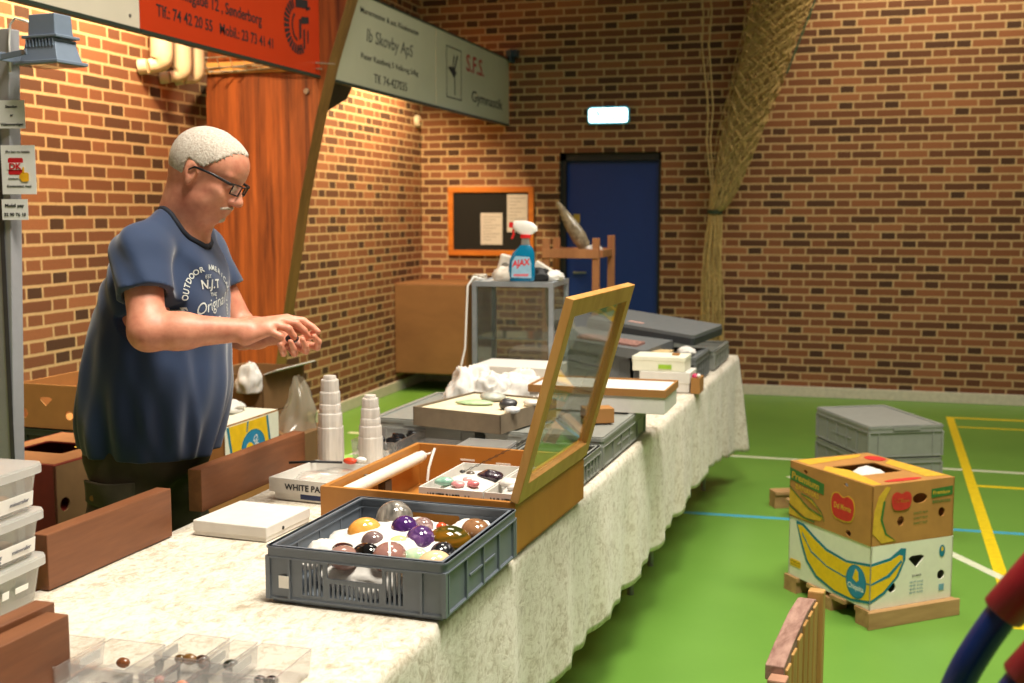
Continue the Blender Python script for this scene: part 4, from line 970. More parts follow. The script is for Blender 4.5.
for s_ in (-1, 1):
    B.ell(hd(.062, s_ * .038, -.046), (.026, .022, .028), .014, HR)      # cheek
    B.ell(hd(.030, s_ * .052, -.075), (.034, .014, .030), .014, HR)      # jowl
    B.cap(hd(.090, s_ * .012, .012), hd(.080, s_ * .046, .012), .011, .010, .010)   # brow
    B.ell(hd(.103, s_ * .031, -.013), (.017, .017, .012), .008, HR, 'sub')
    B.ell(hd(.082, s_ * .031, -.014), (.0145, .0145, .0135), .004, HR)    # lidded eyeball
    B.ell(hd(-.008, s_ * .079, -.022), (.018, .010, .032), .006, HR @ Matrix.Rotation(math.radians(-12), 4, 'Y'))
    B.ell(hd(-.004, s_ * .088, -.018), (.009, .005, .018), .004, HR @ Matrix.Rotation(math.radians(-12), 4, 'Y'), 'sub')
    B.ell(hd(-.004, s_ * .079, -.050), (.008, .006, .010), .006, HR)
    B.ell(hd(.108, s_ * .012, -.053), (.010, .009, .008), .006, HR)      # nostril wing
    B.ell(hd(.112, s_ * .007, -.060), (.004, .003, .003), .002, HR, 'sub')
B.cap(hd(.096, 0, -.004), hd(.117, 0, -.044), .009, .012, .010)
B.ell(hd(.119, 0, -.048), (.012, .0125, .011), .008, HR)
B.cap(hd(.099, -.016, -.076), hd(.099, .016, -.076), .0065, .0065, .006)
B.cap(hd(.097, -.014, -.087), hd(.097, .014, -.087), .0065, .0065, .006)
B.cap(hd(.106, -.022, -.0815), hd(.106, .022, -.0815), .0022, .0022, .002, 'sub')
# ---- neck, torso
B.cap((-1.80, 2.86, 1.49), hd(-.030, 0, -.055), .068, .060, .03)
B.cap((-1.755, 2.86, 1.50), hd(.012, 0, -.085), .055, .052, .03)
B.ell((-1.82, 2.86, 1.40), (.115, .175, .11), .05, TY)
B.ell((-1.845, 2.86, 1.27), (.135, .175, .17), .05, TY)
B.ell((-1.88, 2.86, 1.08), (.18, .18, .20), .05, TY)
B.ell((-1.91, 2.86, .92), (.11, .14, .11), .04)
RS, RE, RW = V_(-1.785, 2.668, 1.447), V_(-1.720, 2.592, 1.258), V_(-1.497, 2.700, 1.258)
LS, LE, LW = V_(-1.840, 3.060, 1.445), V_(-1.735, 3.100, 1.205), V_(-1.520, 2.960, 1.222)
B.cap(RS, RE, .053, .046, .03); B.cap(RE, RE.lerp(RW, .35), .046, .047, .03); B.cap(RE.lerp(RW, .3), RW, .046, .0285, .02)
B.cap(LS, LE, .050, .045, .03); B.cap(LE, LE.lerp(LW, .35), .045, .045, .03); B.cap(LE.lerp(LW, .3), LW, .044, .0275, .02)
B.ell(RS, (.055, .055, .055), .03); B.ell(LS, (.052, .052, .052), .03)
# legs and shoes
for sy in (-1, 1):
    hpv = V_(-1.91, 2.86 + sy * .08, .88); kn = V_(-1.95, 2.86 + sy * .12, .48); an = V_(-1.98, 2.86 + sy * .13, .10)
    B.cap(hpv, kn, .080, .058, .04); B.cap(kn, an, .060, .038, .04); B.cap(an + V_(0, 0, -.04), an + V_(.15, sy * .02, -.06), .036, .03, .03)
# ---- hands
def finger(S, P, r0, r1, k=.0035):
    for i in range(len(P) - 1):
        a = r0 + (r1 - r0) * i / (len(P) - 1); b = r0 + (r1 - r0) * (i + 1) / (len(P) - 1); S.cap(P[i], P[i + 1], a, b, k)
# right hand: palm turned down and inwards, back of the hand to the camera
rk = [V_(-1.418, 2.770, 1.283), V_(-1.423, 2.748, 1.279), V_(-1.430, 2.728, 1.270), V_(-1.439, 2.710, 1.257)]
for i, k_ in enumerate(rk): B.cap(RW.lerp(V_(RW.x, RW.y + .012 - .008 * i, RW.z + .006 - .008 * i), 1), k_, .0215, .0135, .012)
B.ell((-1.462, 2.728, 1.266), (.034, .030, .019), .012, Matrix.Rotation(math.radians(18), 4, 'Z'))
finger(B, [rk[0], V_(-1.382, 2.790, 1.277), V_(-1.358, 2.796, 1.261), V_(-1.341, 2.797, 1.248)], .0115, .0075)
finger(B, [rk[1], V_(-1.388, 2.762, 1.272), V_(-1.372, 2.776, 1.253), V_(-1.366, 2.788, 1.237)], .0115, .0078)
finger(B, [rk[2], V_(-1.396, 2.735, 1.261), V_(-1.388, 2.748, 1.240), V_(-1.396, 2.764, 1.229)], .0112, .0078)
finger(B, [rk[3], V_(-1.410, 2.714, 1.243), V_(-1.409, 2.726, 1.226), V_(-1.420, 2.738, 1.222)], .0105, .0075)
finger(B, [V_(-1.468, 2.750, 1.268), V_(-1.436, 2.790, 1.262), V_(-1.408, 2.806, 1.252), V_(-1.385, 2.806, 1.246)], .0145, .0092)
# left hand: palm up below the right one, fingers curling up towards the camera
B.cap(LW, (-1.455, 2.865, 1.212), .0245, .022, .014); B.ell((-1.440, 2.840, 1.207), (.042, .040, .017), .012, Matrix.Rotation(math.radians(-40), 4, 'Z'))
lk = [V_(-1.392, 2.838, 1.207), V_(-1.402, 2.812, 1.203), V_(-1.416, 2.790, 1.200), V_(-1.434, 2.772, 1.200)]
finger(B, [lk[0], V_(-1.356, 2.818, 1.205), V_(-1.343, 2.800, 1.221), V_(-1.349, 2.786, 1.237)], .0110, .0078)
finger(B, [lk[1], V_(-1.372, 2.784, 1.198), V_(-1.363, 2.764, 1.213), V_(-1.366, 2.752, 1.232)], .0110, .0078)
finger(B, [lk[2], V_(-1.392, 2.758, 1.194), V_(-1.385, 2.738, 1.208), V_(-1.387, 2.726, 1.228)], .0108, .0076)
finger(B, [lk[3], V_(-1.415, 2.740, 1.195), V_(-1.409, 2.722, 1.207), V_(-1.409, 2.712, 1.222)], .0100, .0072)
finger(B, [V_(-1.425, 2.872, 1.216), V_(-1.392, 2.862, 1.232), V_(-1.370, 2.840, 1.246)], .0130, .0090)
# skin with the warmth of ears, nose and knuckles
t = NT('skin'); v = t.coord(); n1 = t.noise(v, 26, 4, .6); n2 = t.noise(v, 150, 3, .6)
c = t.ramp(n1, [(0.3, rgb(196, 122, 98)), (0.55, rgb(214, 146, 118)), (0.75, rgb(222, 158, 132))])
t.base(t.mix(t.mth('MULTIPLY', n2, .25), c, rgb(190, 118, 92))); t.set(Roughness=0.48); t.b.inputs['Subsurface Weight'].default_value = .12; t.b.inputs['Subsurface Radius'].default_value = (.012, .005, .003)
t.bump(n2, .12, .002)
skin = t.m
body = sdf_obj('body', B, skin, MAN, 1)
body['label'] = 'bare skin of face, neck, forearms and hands'

# ---- hair: short white crop as a thin shell, open at face and ears
Hh = SDF((-1.86, 2.72, 1.52), (-1.52, 3.0, 1.84), 0.0032)
head_parts(Hh, 0.0035)
iv = HM.inverted()
g = np.meshgrid(*Hh.ax, indexing='ij'); I = np.array(iv)
hx = I[0, 0] * g[0] + I[0, 1] * g[1] + I[0, 2] * g[2] + I[0, 3]; hyy = I[1, 0] * g[0] + I[1, 1] * g[1] + I[1, 2] * g[2] + I[1, 3]; hz = I[2, 0] * g[0] + I[2, 1] * g[1] + I[2, 2] * g[2] + I[2, 3]
# hairline: front above forehead, temple, round the ear, nape
front = np.maximum(hx - (.060 + .030 * np.clip((hz - .05) / .04, 0, 1)), -(hz - .055) * 1.0)
front = np.where(hz > .052, hx - (.078 + .25 * (hz - .052) - np.abs(hyy) * .35), hx - (.012 + .85 * np.clip(hz - .0, 0, .05)))
low = -(hz - np.where(hx > -.03, .004 - .10 * (hx - .02), -.080 + (-.03 - hx) * 0.1))
front = front + .0035 * np.sin(hyy * 420 + hz * 200) * np.sin(hx * 380 + 1) + .003 * np.sin(hyy * 900) ; low = low + .003 * np.sin(hx * 520) * np.sin(hz * 400)
rng = 1.5 * np.sin(g[0] * 900) * np.sin(g[1] * 860 + g[2] * 300) * np.sin(g[2] * 940)
Hh.d = np.maximum(Hh.d + (.0011 * rng).astype(np.float32), np.maximum(front, low).astype(np.float32) * .6)
t = NT('white_hair'); v = t.coord((1, 1, 1)); n = t.noise(v, 170, 5, .8); t.base(t.ramp(n, [(0.30, rgb(176, 150, 130)), (0.5, rgb(206, 194, 180)), (0.7, rgb(226, 218, 206))])); t.set(Roughness=.75); t.bump(n, .9, .004)
hair = sdf_obj('hair', Hh, t.m, MAN, 0); hair['label'] = 'short cropped white hair'
# goatee and moustache, thin
G = SDF((-1.70, 2.76, 1.48), (-1.54, 2.95, 1.66), 0.003)
for s_ in (-1, 1):
    G.cap(hd(.1075, s_ * .004, -.0675), hd(.094, s_ * .030, -.078), .0048, .0042, .003)
gr = np.meshgrid(*G.ax, indexing='ij'); G.d += (.0012 * np.sin(gr[0] * 1000) * np.sin(gr[1] * 940) * np.sin(gr[2] * 900)).astype(np.float32); sdf_obj('moustache', G, t.m, MAN, 0)['label'] = 'white moustache'
G = SDF((-1.70, 2.76, 1.48), (-1.54, 2.95, 1.66), 0.003)
G.ell(hd(.0835, 0, -.106), (.0195, .022, .0165), .006, HR)
gr = np.meshgrid(*G.ax, indexing='ij'); G.d += (.0012 * np.sin(gr[0] * 1000) * np.sin(gr[1] * 940) * np.sin(gr[2] * 900)).astype(np.float32)
beard = sdf_obj('goatee', G, t.m, MAN, 0); beard['label'] = 'short white chin beard'
# eyebrows
for s_ in (-1, 1):
    G = SDF((-1.66, 2.78, 1.60), (-1.54, 2.95, 1.74), 0.0028); G.cap(hd(.101, s_ * .014, .013), hd(.090, s_ * .045, .012), .0036, .0026, .002)
    sdf_obj('eyebrow', G, t.m, MAN, 0)
# ---- glasses
gm = plain('glasses_black', rgb(18, 20, 24), .3)
mb = MB()
for s_ in (-1, 1):
    P = [(.113, s_ * .011), (.113, s_ * .011), (.108, s_ * .050), (.108, s_ * .050)]
    c = [hd(.114, s_ * .010, -.002), hd(.106, s_ * .052, .000), hd(.104, s_ * .051, -.028), hd(.113, s_ * .014, -.030), hd(.114, s_ * .010, -.002)]
    Q = []
    for i in range(4):
        for q in (0, .33, .66): Q.append(c[i].lerp(c[i + 1], q))
    Q.append(c[0]); mb.tube(Q, .0021, 6)
    mb.tube([hd(.106, s_ * .053, -.002), hd(.100, s_ * .066, -.003), hd(.05, s_ * .079, .000), hd(.0, s_ * .087, -.004), hd(-.012, s_ * .088, -.018)], [.0036, .0042, .0036, .0030, .0020], 6)
mb.tube([hd(.114, -.010, -.004), hd(.118, 0, -.001), hd(.114, .010, -.004)], .0016, 6)
gl = obj('glasses', mb, gm, MAN, smooth=True, label='dark rectangular glasses')
for s_ in (-1, 1):
    mb = MB(); mb.add([tuple(hd(*p)) for p in ((.1135, s_ * .011, -.003), (.1055, s_ * .051, -.001), (.1035, s_ * .050, -.027), (.1125, s_ * .015, -.029))], [(0, 1, 2, 3)])
    obj('lens', mb, clear('lens_glass', (.9, .92, .95, 1), .04, .02, spec=1.5), gl)

# ---- T-shirt
T = SDF((-2.26, 2.46, .82), (-1.50, 3.28, 1.66), 0.0052)
T.ell(tr(-1.815, 2.86, 1.415), (.125, .180, .115), .05, TY)
T.ell(tr(-1.825, 2.86, 1.31), (.160, .195, .17), .06, TY)
T.ell(tr(-1.865, 2.86, 1.18), (.190, .205, .19), .06, TY)
T.ell(tr(-1.876, 2.86, 1.07), (.206, .210, .19), .06, TY)
T.ell(tr(-1.902, 2.86, .96), (.184, .20, .17), .06, TY)
T.cap((-1.908, 2.86, .95), (-1.908, 2.86, .86), .172, .172, .05)
T.ell(tr(-1.895, 2.84, 1.33), (.095, .14, .14), .05, TY)
T.cap((-1.795, 2.79, 1.52), RS + V_(0, 0, .012), .048, .066, .04); T.cap((-1.80, 2.93, 1.52), LS + V_(0, 0, .012), .048, .066, .04)
sr = RS.lerp(RE, .50); sl2 = LS.lerp(LE, .46)
T.cap(RS, sr, .074, .074, .03); T.cap(LS, sl2, .070, .066, .03)
gx, gy, gz = np.meshgrid(*T.ax, indexing='ij')
# folds: long diagonal drapes from the chest to the hem and crumples under the sleeve
an = np.arctan2(gy - 2.86, gx + 1.88); dn = np.clip((1.30 - gz) / .35, 0, 1)
fo = .0075 * dn * np.sin(an * 9 + gz * 5 + .8 * np.sin(gz * 9 + an * 2)) + .0045 * dn * np.sin(an * 17 - gz * 9 + 1.3) + .004 * np.sin(gz * 34 + an * 3.5 + 1.5 * np.sin(gz * 12)) * np.clip(1 - np.abs(gz - 1.30) / .17, 0, 1) + .003 * np.sin((gx + gz * .8) * 70 + np.sin(gy * 20) * 2) * np.clip((gz - 1.25) / .1, 0, 1)
fo += -.010 * np.exp(-((an + 1.25 + (gz - 1.1) * 1.3) / .10) ** 2) * dn + .007 * np.exp(-((an + 1.05 + (gz - 1.1) * 1.3) / .09) ** 2) * dn - .008 * np.exp(-((an + .45 + (gz - 1.0) * .9) / .08) ** 2) * dn
T.d += (1.35 * fo).astype(np.float32)
# cut sleeves, hem, neck
def cut(S, p, nrm, c, rad):
    q = (gx - p[0]) * nrm[0] + (gy - p[1]) * nrm[1] + (gz - p[2]) * nrm[2]
    near = ((gx - c[0]) ** 2 + (gy - c[1]) ** 2 + (gz - c[2]) ** 2) < rad ** 2
    S.d = np.where(near & (q > 0), np.maximum(S.d, q.astype(np.float32)), S.d)
for a_, b_, e_ in ((RS, RE, sr), (LS, LE, sl2)):
    nrm = (b_ - a_).normalized()
    T.cap(a_.lerp(b_, .50), b_, .056, .056, .004, 'sub'); 
    q = (gx - e_.x) * nrm.x + (gy - e_.y) * nrm.y + (gz - e_.z) * nrm.z - .006
    rad = np.sqrt((gx - e_.x) ** 2 + (gy - e_.y) ** 2 + (gz - e_.z) ** 2)
    side = (gy < 2.735) if a_ is RS else (gy > 2.99)
    T.d = np.where((q > -.02) & (rad < .15) & side & (q < .12), np.maximum(T.d, q.astype(np.float32)), T.d)
hemz = .890 + .010 * np.cos(an + 2.9) + .0 * an
T.d = np.maximum(T.d, (hemz - gz).astype(np.float32))
T.cap((-1.80, 2.86, 1.42), hd(-.020, 0, -.02), .066, .078, .004, 'sub')
T.cap((-1.755, 2.86, 1.49), hd(.03, 0, -.03), .052, .075, .004, 'sub')
t = NT('navy_cotton'); v = t.coord(); n = t.noise(v, 260, 3, .6); n5 = t.noise(v, 12, 3); t.base(t.mix(t.mth('MULTIPLY', n5, .5), rgb(20, 43, 78), rgb(29, 54, 90))); t.set(Roughness=.8); t.b.inputs['Sheen Weight'].default_value = .3; t.bump(n, .15, .001)
shirt = sdf_obj('t_shirt', T, t.m, MAN, 2); shirt['label'] = 'navy blue short-sleeved T-shirt with a cream chest print'
# collar ring
navy_d = plain('collar_navy', rgb(18, 24, 38), .8)
from mathutils.bvhtree import BVHTree
def bvh_of(o):
    dg = bpy.context.evaluated_depsgraph_get(); return BVHTree.FromObject(o, dg)
bt = bvh_of(shirt)
cp = []
for k in range(40):
    a = 2 * PI * k / 40; c = V_(-1.748 + .078 * math.cos(a), 2.86 + .074 * math.sin(a), 1.562 - .052 * math.cos(a))
    hit = bt.find_nearest(c); p = hit[0] if hit[0] else c
    cp.append(p.lerp(c, .05))
cp.append(cp[0])
mb = MB(); mb.tube([tuple(p) for p in cp], .0085, 8); obj('collar', mb, navy_d, shirt, smooth=True, label='darker ribbed collar')
# sleeve and hem seams
# ---- chest print, projected on the shirt front
cream = plain('cream_print', rgb(196, 200, 196), .8, var=.1)
def print_on(s, size, y0, z0, rot=0.0, align='CENTER', bold=0.0, shear=0.0, name='print_lettering', mb=None, sx=1.0):
    vs, fs = text_geo(s, size, bold, align, shear)
    c_, s__ = math.cos(rot), math.sin(rot); out = []
    for x, y, z in vs:
        x *= sx
        X = x * c_ - y * s__; Y = x * s__ + y * c_
        h = bt.ray_cast(Vector((-1.2, y0 + X, z0 + Y)), Vector((-1, 0, 0)))
        px = h[0].x if h[0] else -1.66
        out.append((px + .0022, y0 + X, z0 + Y))
    mb.add(out, fs)
CY, CZ = 2.822, 1.318
mb = MB()
for i, ch in enumerate('CASUAL OUTDOOR AMERICAN INDIAN WEAR '):
    a = PI / 2 + .4 + 2.2 - i * 2 * PI / 36; print_on(ch, .021, CY + .088 * math.cos(a), CZ + .088 * math.sin(a), a - PI / 2, bold=.02, mb=mb)
obj('print_ring', mb, cream, shirt)
for s, sz, dy, dz, r_, b_, sh in (('N.J.T', .034, 0, .038, 0, .02, 0), ('THE', .014, .01, .016, 0, .02, 0), ('Original', .044, 0, -.020, .18, 0, .4), ('18', .038, .012, -.066, 0, .03, 0), ('EST', .014, -.01, .066, 0, 0, 0)):
    mb = MB(); print_on(s, sz, CY + dy, CZ + dz, r_, bold=b_, shear=sh, mb=mb); obj('print_lettering', mb, cream, shirt)

# ---- trousers
Pn = SDF((-2.20, 2.55, .03), (-1.68, 3.16, .96), 0.006)
Pn.ell((-1.91, 2.86, .90), (.172, .185, .12), .04)
for sy in (-1, 1):
    hpv = V_(-1.905, 2.86 + sy * .080, .86); kn = V_(-1.94, 2.86 + sy * .125, .48); an_ = V_(-1.975, 2.86 + sy * .14, .08)
    Pn.cap(hpv, kn, .112, .088, .03); Pn.cap(kn, an_, .088, .072, .03)
    Pn.ell((-1.92, 2.86 + sy * .20, .66), (.075, .03, .10), .02)
px_, py_, pz_ = np.meshgrid(*Pn.ax, indexing='ij')
Pn.d += (.0045 * np.sin(pz_ * 40 + px_ * 24 + np.sin(py_ * 30)) + .003 * np.sin(px_ * 60 + pz_ * 14)).astype(np.float32)
olive = plain('dark_olive_canvas', rgb(68, 60, 42), .85, var=.15, scale=20, bump=.2)
pants = sdf_obj('trousers', Pn, olive, MAN, 1); pants['label'] = 'dark olive cargo trousers'
bp = bvh_of(pants)
def patch(x0, x1, z0, z1, lift, taper=0):
    mb = MB(); n = 12; vs = []; fs = []
    for j in range(n + 1):
        for i in range(n + 1):
            x = x0 + (x1 - x0) * i / n; z = z0 + (z1 - z0) * j / n - (taper * (1 - abs(2 * i / n - 1)) if j == 0 else 0)
            h = bp.ray_cast(Vector((x, 2.4, z)), Vector((0, 1, 0))); y = (h[0].y if h[0] else 2.66) - lift; vs.append((x, y, z))
    for j in range(n):
        for i in range(n): a = j * (n + 1) + i; fs.append((a, a + 1, a + n + 2, a + n + 1))
    mb.add(vs, fs); return mb
o = obj('cargo_pocket', patch(-1.985, -1.845, .62, .80, .006), olive, pants, smooth=True); o.modifiers.new('s', 'SOLIDIFY').thickness = .006
o = obj('pocket_flap', patch(-1.99, -1.84, .775, .835, .012, .010), olive, pants, smooth=True); o.modifiers.new('s', 'SOLIDIFY').thickness = .007
mb = MB(); hh = bp.ray_cast(Vector((-1.955, 2.4, .79)), Vector((0, 1, 0)))[0]; mb.cyl((-1.955, hh.y - .021, .79), (-1.955, hh.y - .012, .79), .008, 12); obj('snap_button', mb, plain('bronze', rgb(140, 96, 50), .4, .6), pants, smooth='auto')
# ---- shoes
for sy in (-1, 1):
    Sh = SDF((-2.12, 2.62, -.004), (-1.70, 3.12, .16), 0.006)
    a0 = V_(-1.99, 2.86 + sy * .14, .06); a1 = V_(-1.82, 2.86 + sy * .165, .042)
    Sh.cap(a0, a1, .052, .042, .02); Sh.cap(a0 + V_(0, 0, .03), a0 + V_(0, 0, .06), .05, .05, .02)
    Sh.plane((0, 0, .004), (0, 0, -1))
    o = sdf_obj('shoe', Sh, plain('black_leather', rgb(24, 22, 22), .5), MAN, 1)
# held stone
mb = MB(); mb.ell((-1.400, 2.762, 1.232), (.019, .015, .012), 14, 10); obj('held_stone', mb, stone_mat('held', [(0.3, rgb(30, 30, 34)), (0.7, rgb(90, 90, 96))], 30), smooth=True, label='small dark stone held between the man\'s fingers', category='stone')
# ================================================================== lamp pole with notes
alu = plain('pole_grey', rgb(168, 168, 172), .45, .1, var=.03); lampg = plain('lamp_grey', rgb(120, 134, 152), .45, .1, var=.03)
PO = Vector((-2.398, 2.90, 0)); pa = math.radians(-5)
pole = thing('lamp_stand', 'grey square lamp stand at the left edge, carrying a floodlight and paper notes', 'lamp stand', PO, pa)
tilt = 0.03
def pz(z): return Vector((0.06 * (z - .8) / 1.4 - .01, 0, z))
mb = MB()
for (x0, x1, y0, y1) in ((-.036, .026, -.022, .022),):
    a, b = pz(0.02), pz(2.085); vs = [(p.x + x, y, p.z) for p in (a, b) for y in (y0, y1) for x in (x0, x1)]
    mb.add(vs, [(0, 2, 3, 1), (4, 5, 7, 6), (0, 1, 5, 4), (2, 6, 7, 3), (0, 4, 6, 2), (1, 3, 7, 5)])
obj('mast', mb, alu, pole, bevel=.003)
mb = MB(); mb.box(-.065, .065, -.065, .065, 0, .02); obj('foot_plate', mb, alu, pole, bevel=.004)
mb = MB(); mb.box(.008, .024, -.0255, -.0245, .5, 2.06); obj('slot', mb, plain('pole_slot', rgb(70, 70, 76), .5), pole)
fl = thing('floodlight', 'blue-grey outdoor floodlight with cooling fins mounted at the top of the lamp stand', 'floodlight', PO + Vector((.182, -.02, 1.975)), math.radians(-6)); fl.scale = (.70, .72, .70)
mb = MB(); mb.frustum(-.035, .105, -.05, .05, .115, .20, -.004, -.004); obj('gear_box', mb, lampg, fl, bevel=.004)
mb = MB(); mb.box(-.055, .125, -.065, .065, .104, .116); obj('gear_flange', mb, lampg, fl, bevel=.003)
mb = MB(); mb.frustum(-.065, .13, -.07, .07, .012, .088, -.022, -.014); obj('lamp_head', mb, lampg, fl, bevel=.003)
for k in range(9):
    mb = MB(); mb.box(-.035 + k * .017, -.031 + k * .017, -.064, .064, .07, .100); obj('cooling_fin', mb, lampg, fl)
mb = MB(); mb.box(-.085, .145, -.085, .085, 0, .014); obj('front_frame', mb, lampg, fl, bevel=.003)
mb = MB(); mb.box(-.075, .135, -.075, .075, -.003, .0005); obj('glass', mb, glass, fl)
for x in (-.02, .04, .08):
    mb = MB(); mb.cyl((x, -.03, .086), (x, -.03, .106), .007, 10); obj('spacer', mb, zinc, fl)
mb = MB(); mb.M = Matrix.Translation((-.02, -.088, .045)) @ Matrix.Rotation(math.radians(-6), 4, 'Y'); mb.box(-.13, .012, 0, .005, -.010, .014); mb.M = Matrix(); mb.box(-.15, -.145, -.09, .05, .02, .055)
obj('bracket_arm', mb, lampg, fl, bevel=.002)
mb = MB(); mb.cyl((-.02, -.094, .046), (-.02, -.086, .046), .010, 12); obj('bolt', mb, zinc, fl)
mb = MB(); mb.tube([(-.150, -.035, -.02), (-.150, -.035, .10), (-.145, -.03, .17), (-.12, -.028, .195), (-.07, -.02, .18), (-.03, 0, .155)], .0042, 8); obj('white_cable', mb, white_lbl, fl, smooth=True, label='white power cable')
# notes on the pole (face the camera side)
def note(label, zc, w, h, xoff, rot=0):
    q = PO + Vector((pz(zc).x, -.0255, 0)); n = thing('paper_note', label, 'note', (q.x + xoff, q.y - .006, zc - h / 2), math.radians(14))
    mb = MB(); mb.M = Matrix.Rotation(rot, 4, 'Y'); mb.box(-w / 2, w / 2, -.001, 0, 0, h); obj('card', mb, white_lbl, n); return n
n1 = note('upper white note on the lamp stand with three short black lines', 1.842, .077, .080, .036)
for s_, y_, w_ in (('Standen', .062, .034), ('er', .038, .009), ('Videoovervåget', .012, .066)): fit_text('lettering', s_, ink, n1, -w_ / 2, w_ / 2, y_, .0075, face='-Y', x=-.001, bold=.015)
n2 = note('middle card on the lamp stand with red DK emblem and yellow hand', 1.684, .100, .140, .058)
fit_text('lettering', 'Du kan nu betale', ink, n2, -.035, .035, .122, .0065, face='-Y', x=-.001)
fit_text('lettering', 'Kontantløst med', ink, n2, -.035, .035, .024, .0065, face='-Y', x=-.001); fit_text('lettering', 'Dankort', ink, n2, -.03, -.002, .045, .005, face='-Y', x=-.001)
redk = plain('emblem_red', rgb(200, 24, 34), .5); mb = MB(); mb.M = wall_M((0, -.0012, 0), (1, 0, 0), (0, 0, 1)); mb.prism(rrect(-.030, .014, .056, .104, .005), 0, .0005); obj('red_emblem', mb, redk, n2)
mb = MB(); mb.M = wall_M((0, -.0018, 0), (1, 0, 0), (0, 0, 1)); mb.prism([(-.034, .070), (.018, .070), (.018, .090), (-.034, .090)], 0, .0004); obj('emblem_band', mb, white_lbl, n2)
fit_text('emblem_letters', 'DK', redk, n2, -.026, .010, .080, .017, face='-Y', x=-.0024, bold=.03)
mb = MB(); mb.M = wall_M((0, -.0028, 0), (1, 0, 0), (0, 0, 1)); mb.prism(rrect(.006, .030, .036, .062, .006) , 0, .0006); mb.prism(rrect(.012, .017, .058, .078, .002, 2), 0, .0006); mb.prism([(.001, .046), (.008, .042), (.010, .054), (.003, .056)], 0, .0006); obj('yellow_hand', mb, plain('hand_yellow', rgb(238, 178, 30), .5), n2)
n3 = note('lower white note on the lamp stand with the phone number', 1.570, .077, .060, .044)
fit_text('lettering', 'Mobil pay', ink, n3, -.028, .028, .042, .009, face='-Y', x=-.001, bold=.015); fit_text('lettering', '22 90 76 10', ink, n3, -.032, .032, .016, .009, face='-Y', x=-.001, bold=.015)

# ================================================================== cartons
def carton(name, label, loc, rz, w, d, h, m, open_top=False, holes=(), flaps=False, group=None, sidem=None, lidhole=False, cat='carton'):
    """banana-type carton: four walls with real holes, floor, top. holes: (face, x, z, rx, rz)"""
    r = thing(name, label, cat, loc, rz, group); X, Y, t = w / 2, d / 2, .006
    U = Matrix.Rotation(PI / 2, 4, 'X')
    for i, (face, L, off) in enumerate((('front', w, Y), ('right', d, X), ('back', w, Y), ('left', d, X))):
        M = Matrix.Rotation(i * PI / 2, 4, 'Z') @ Matrix.Translation((0, -off + t, 0)) @ U
        hs = [ellpts(x, z, a, b, 14) if a > 0 else [(x + (-a) * u, z + b * v) for u, v in ((0, -1), (.6, -.1), (1, .6), (.6, 1), (-.6, 1), (-1, .6), (-.6, -.1))] for f, x, z, a, b in holes if f == face]
        mb = MB(); mb.M = M; mb.panel([(-L / 2, 0), (L / 2, 0), (L / 2, h), (-L / 2, h)], hs, t); obj('side_panel', mb, m if not sidem or face != 'right' else sidem, r)
    mb = MB(); mb.box(-X + t, X - t, -Y + t, Y - t, 0, t); obj('bottom', mb, m, r)
    if not open_top:
        mb = MB(); mb.M = Matrix.Translation((0, 0, h)); hl = [rrect(-X * .62, X * .45, -Y * .35, Y * .35, .012)] if lidhole else []
        mb.panel([(-X, -Y), (X, -Y), (X, Y), (-X, Y)], hl, .004); obj('top_panel', mb, m, r)
    return r
pal = wood('pallet_wood', rgb(150, 112, 70), rgb(190, 150, 100), 'X', 10, .8, .15)
def skid(label, loc, rz, w, d, h=.075):
    r = thing('wooden_pallet', label, 'pallet', loc, rz)
    for i in range(4):
        mb = MB(); y = -d / 2 + i * (d - .09) / 3; mb.box(-w / 2, w / 2, y, y + .09, h - .018, h); obj('deck_board', mb, pal, r, bevel=.002)
    for x in (-w / 2, -.04, w / 2 - .08):
        for y0, y1 in ((-d / 2 + .002, -d / 2 + .08), (-.04, .04), (d / 2 - .08, d / 2 - .002)):
            mb = MB(); mb.box(x, x + .08, y0, y1, 0, h - .018); obj('block', mb, pal, r)
    mb = MB(); mb.box(-w / 2 - .012, w / 2 + .012, -d / 2 - .012, -d / 2, .0, h); obj('fascia_board', mb, pal, r, bevel=.002)
    return r
# two banana cartons on a pallet, right
ga = math.radians(39.5)
RB = Matrix.Rotation(ga, 4, 'Z'); cornr = Vector((.112, 4.470, 0))
def ctr(w, d, dx=0, dy=0, z=0): return cornr + RB @ Vector((w / 2 + dx, d / 2 + dy, z))
skid('small low pallet on the green floor carrying the two banana cartons', ctr(.42, .52, -.01, -.01), ga, .42, .53, .066)
cream_c = plain('carton_white', rgb(228, 226, 206), .7, var=.03)
brown_c = plain('carton_brown', rgb(176, 124, 62), .75, var=.08, scale=12)
yel = plain('banana_yellow', rgb(236, 190, 24), .6, var=.06); teal = plain('banana_teal', rgb(20, 118, 140), .6, var=.04)
hl = [('front', .02, .165, -.04, .024), ('front', .155, .19, .0001, .0001), ('front', -.095, .075, .019, .019), ('front', .145, .098, .019, .019),
      ('left', .10, .085, .017, .019), ('left', -.075, .13, .016, .019)]
hl = [q for q in hl if q[3] != .0001]
wcx = carton('banana_carton', 'white banana carton with a big printed banana, on the pallet under the brown carton', ctr(.40, .50, 0, 0, .067), ga, .40, .50, .242, cream_c, False, hl)
dn_ = carton('banana_carton', 'brown banana carton with red and green print standing on top of the white one', ctr(.40, .50, -.004, 0, .314), ga, .398, .50, .228, brown_c, False,
    [('front', .03, .165, .036, .020), ('front', -.06, .085, .018, .019), ('front', .14, .10, .017, .019), ('left', .12, .02, .016, .012), ('left', -.115, .02, .016, .012), ('left', -.15, .205, .013, .007), ('left', .10, .205, .013, .007)], lidhole=True)
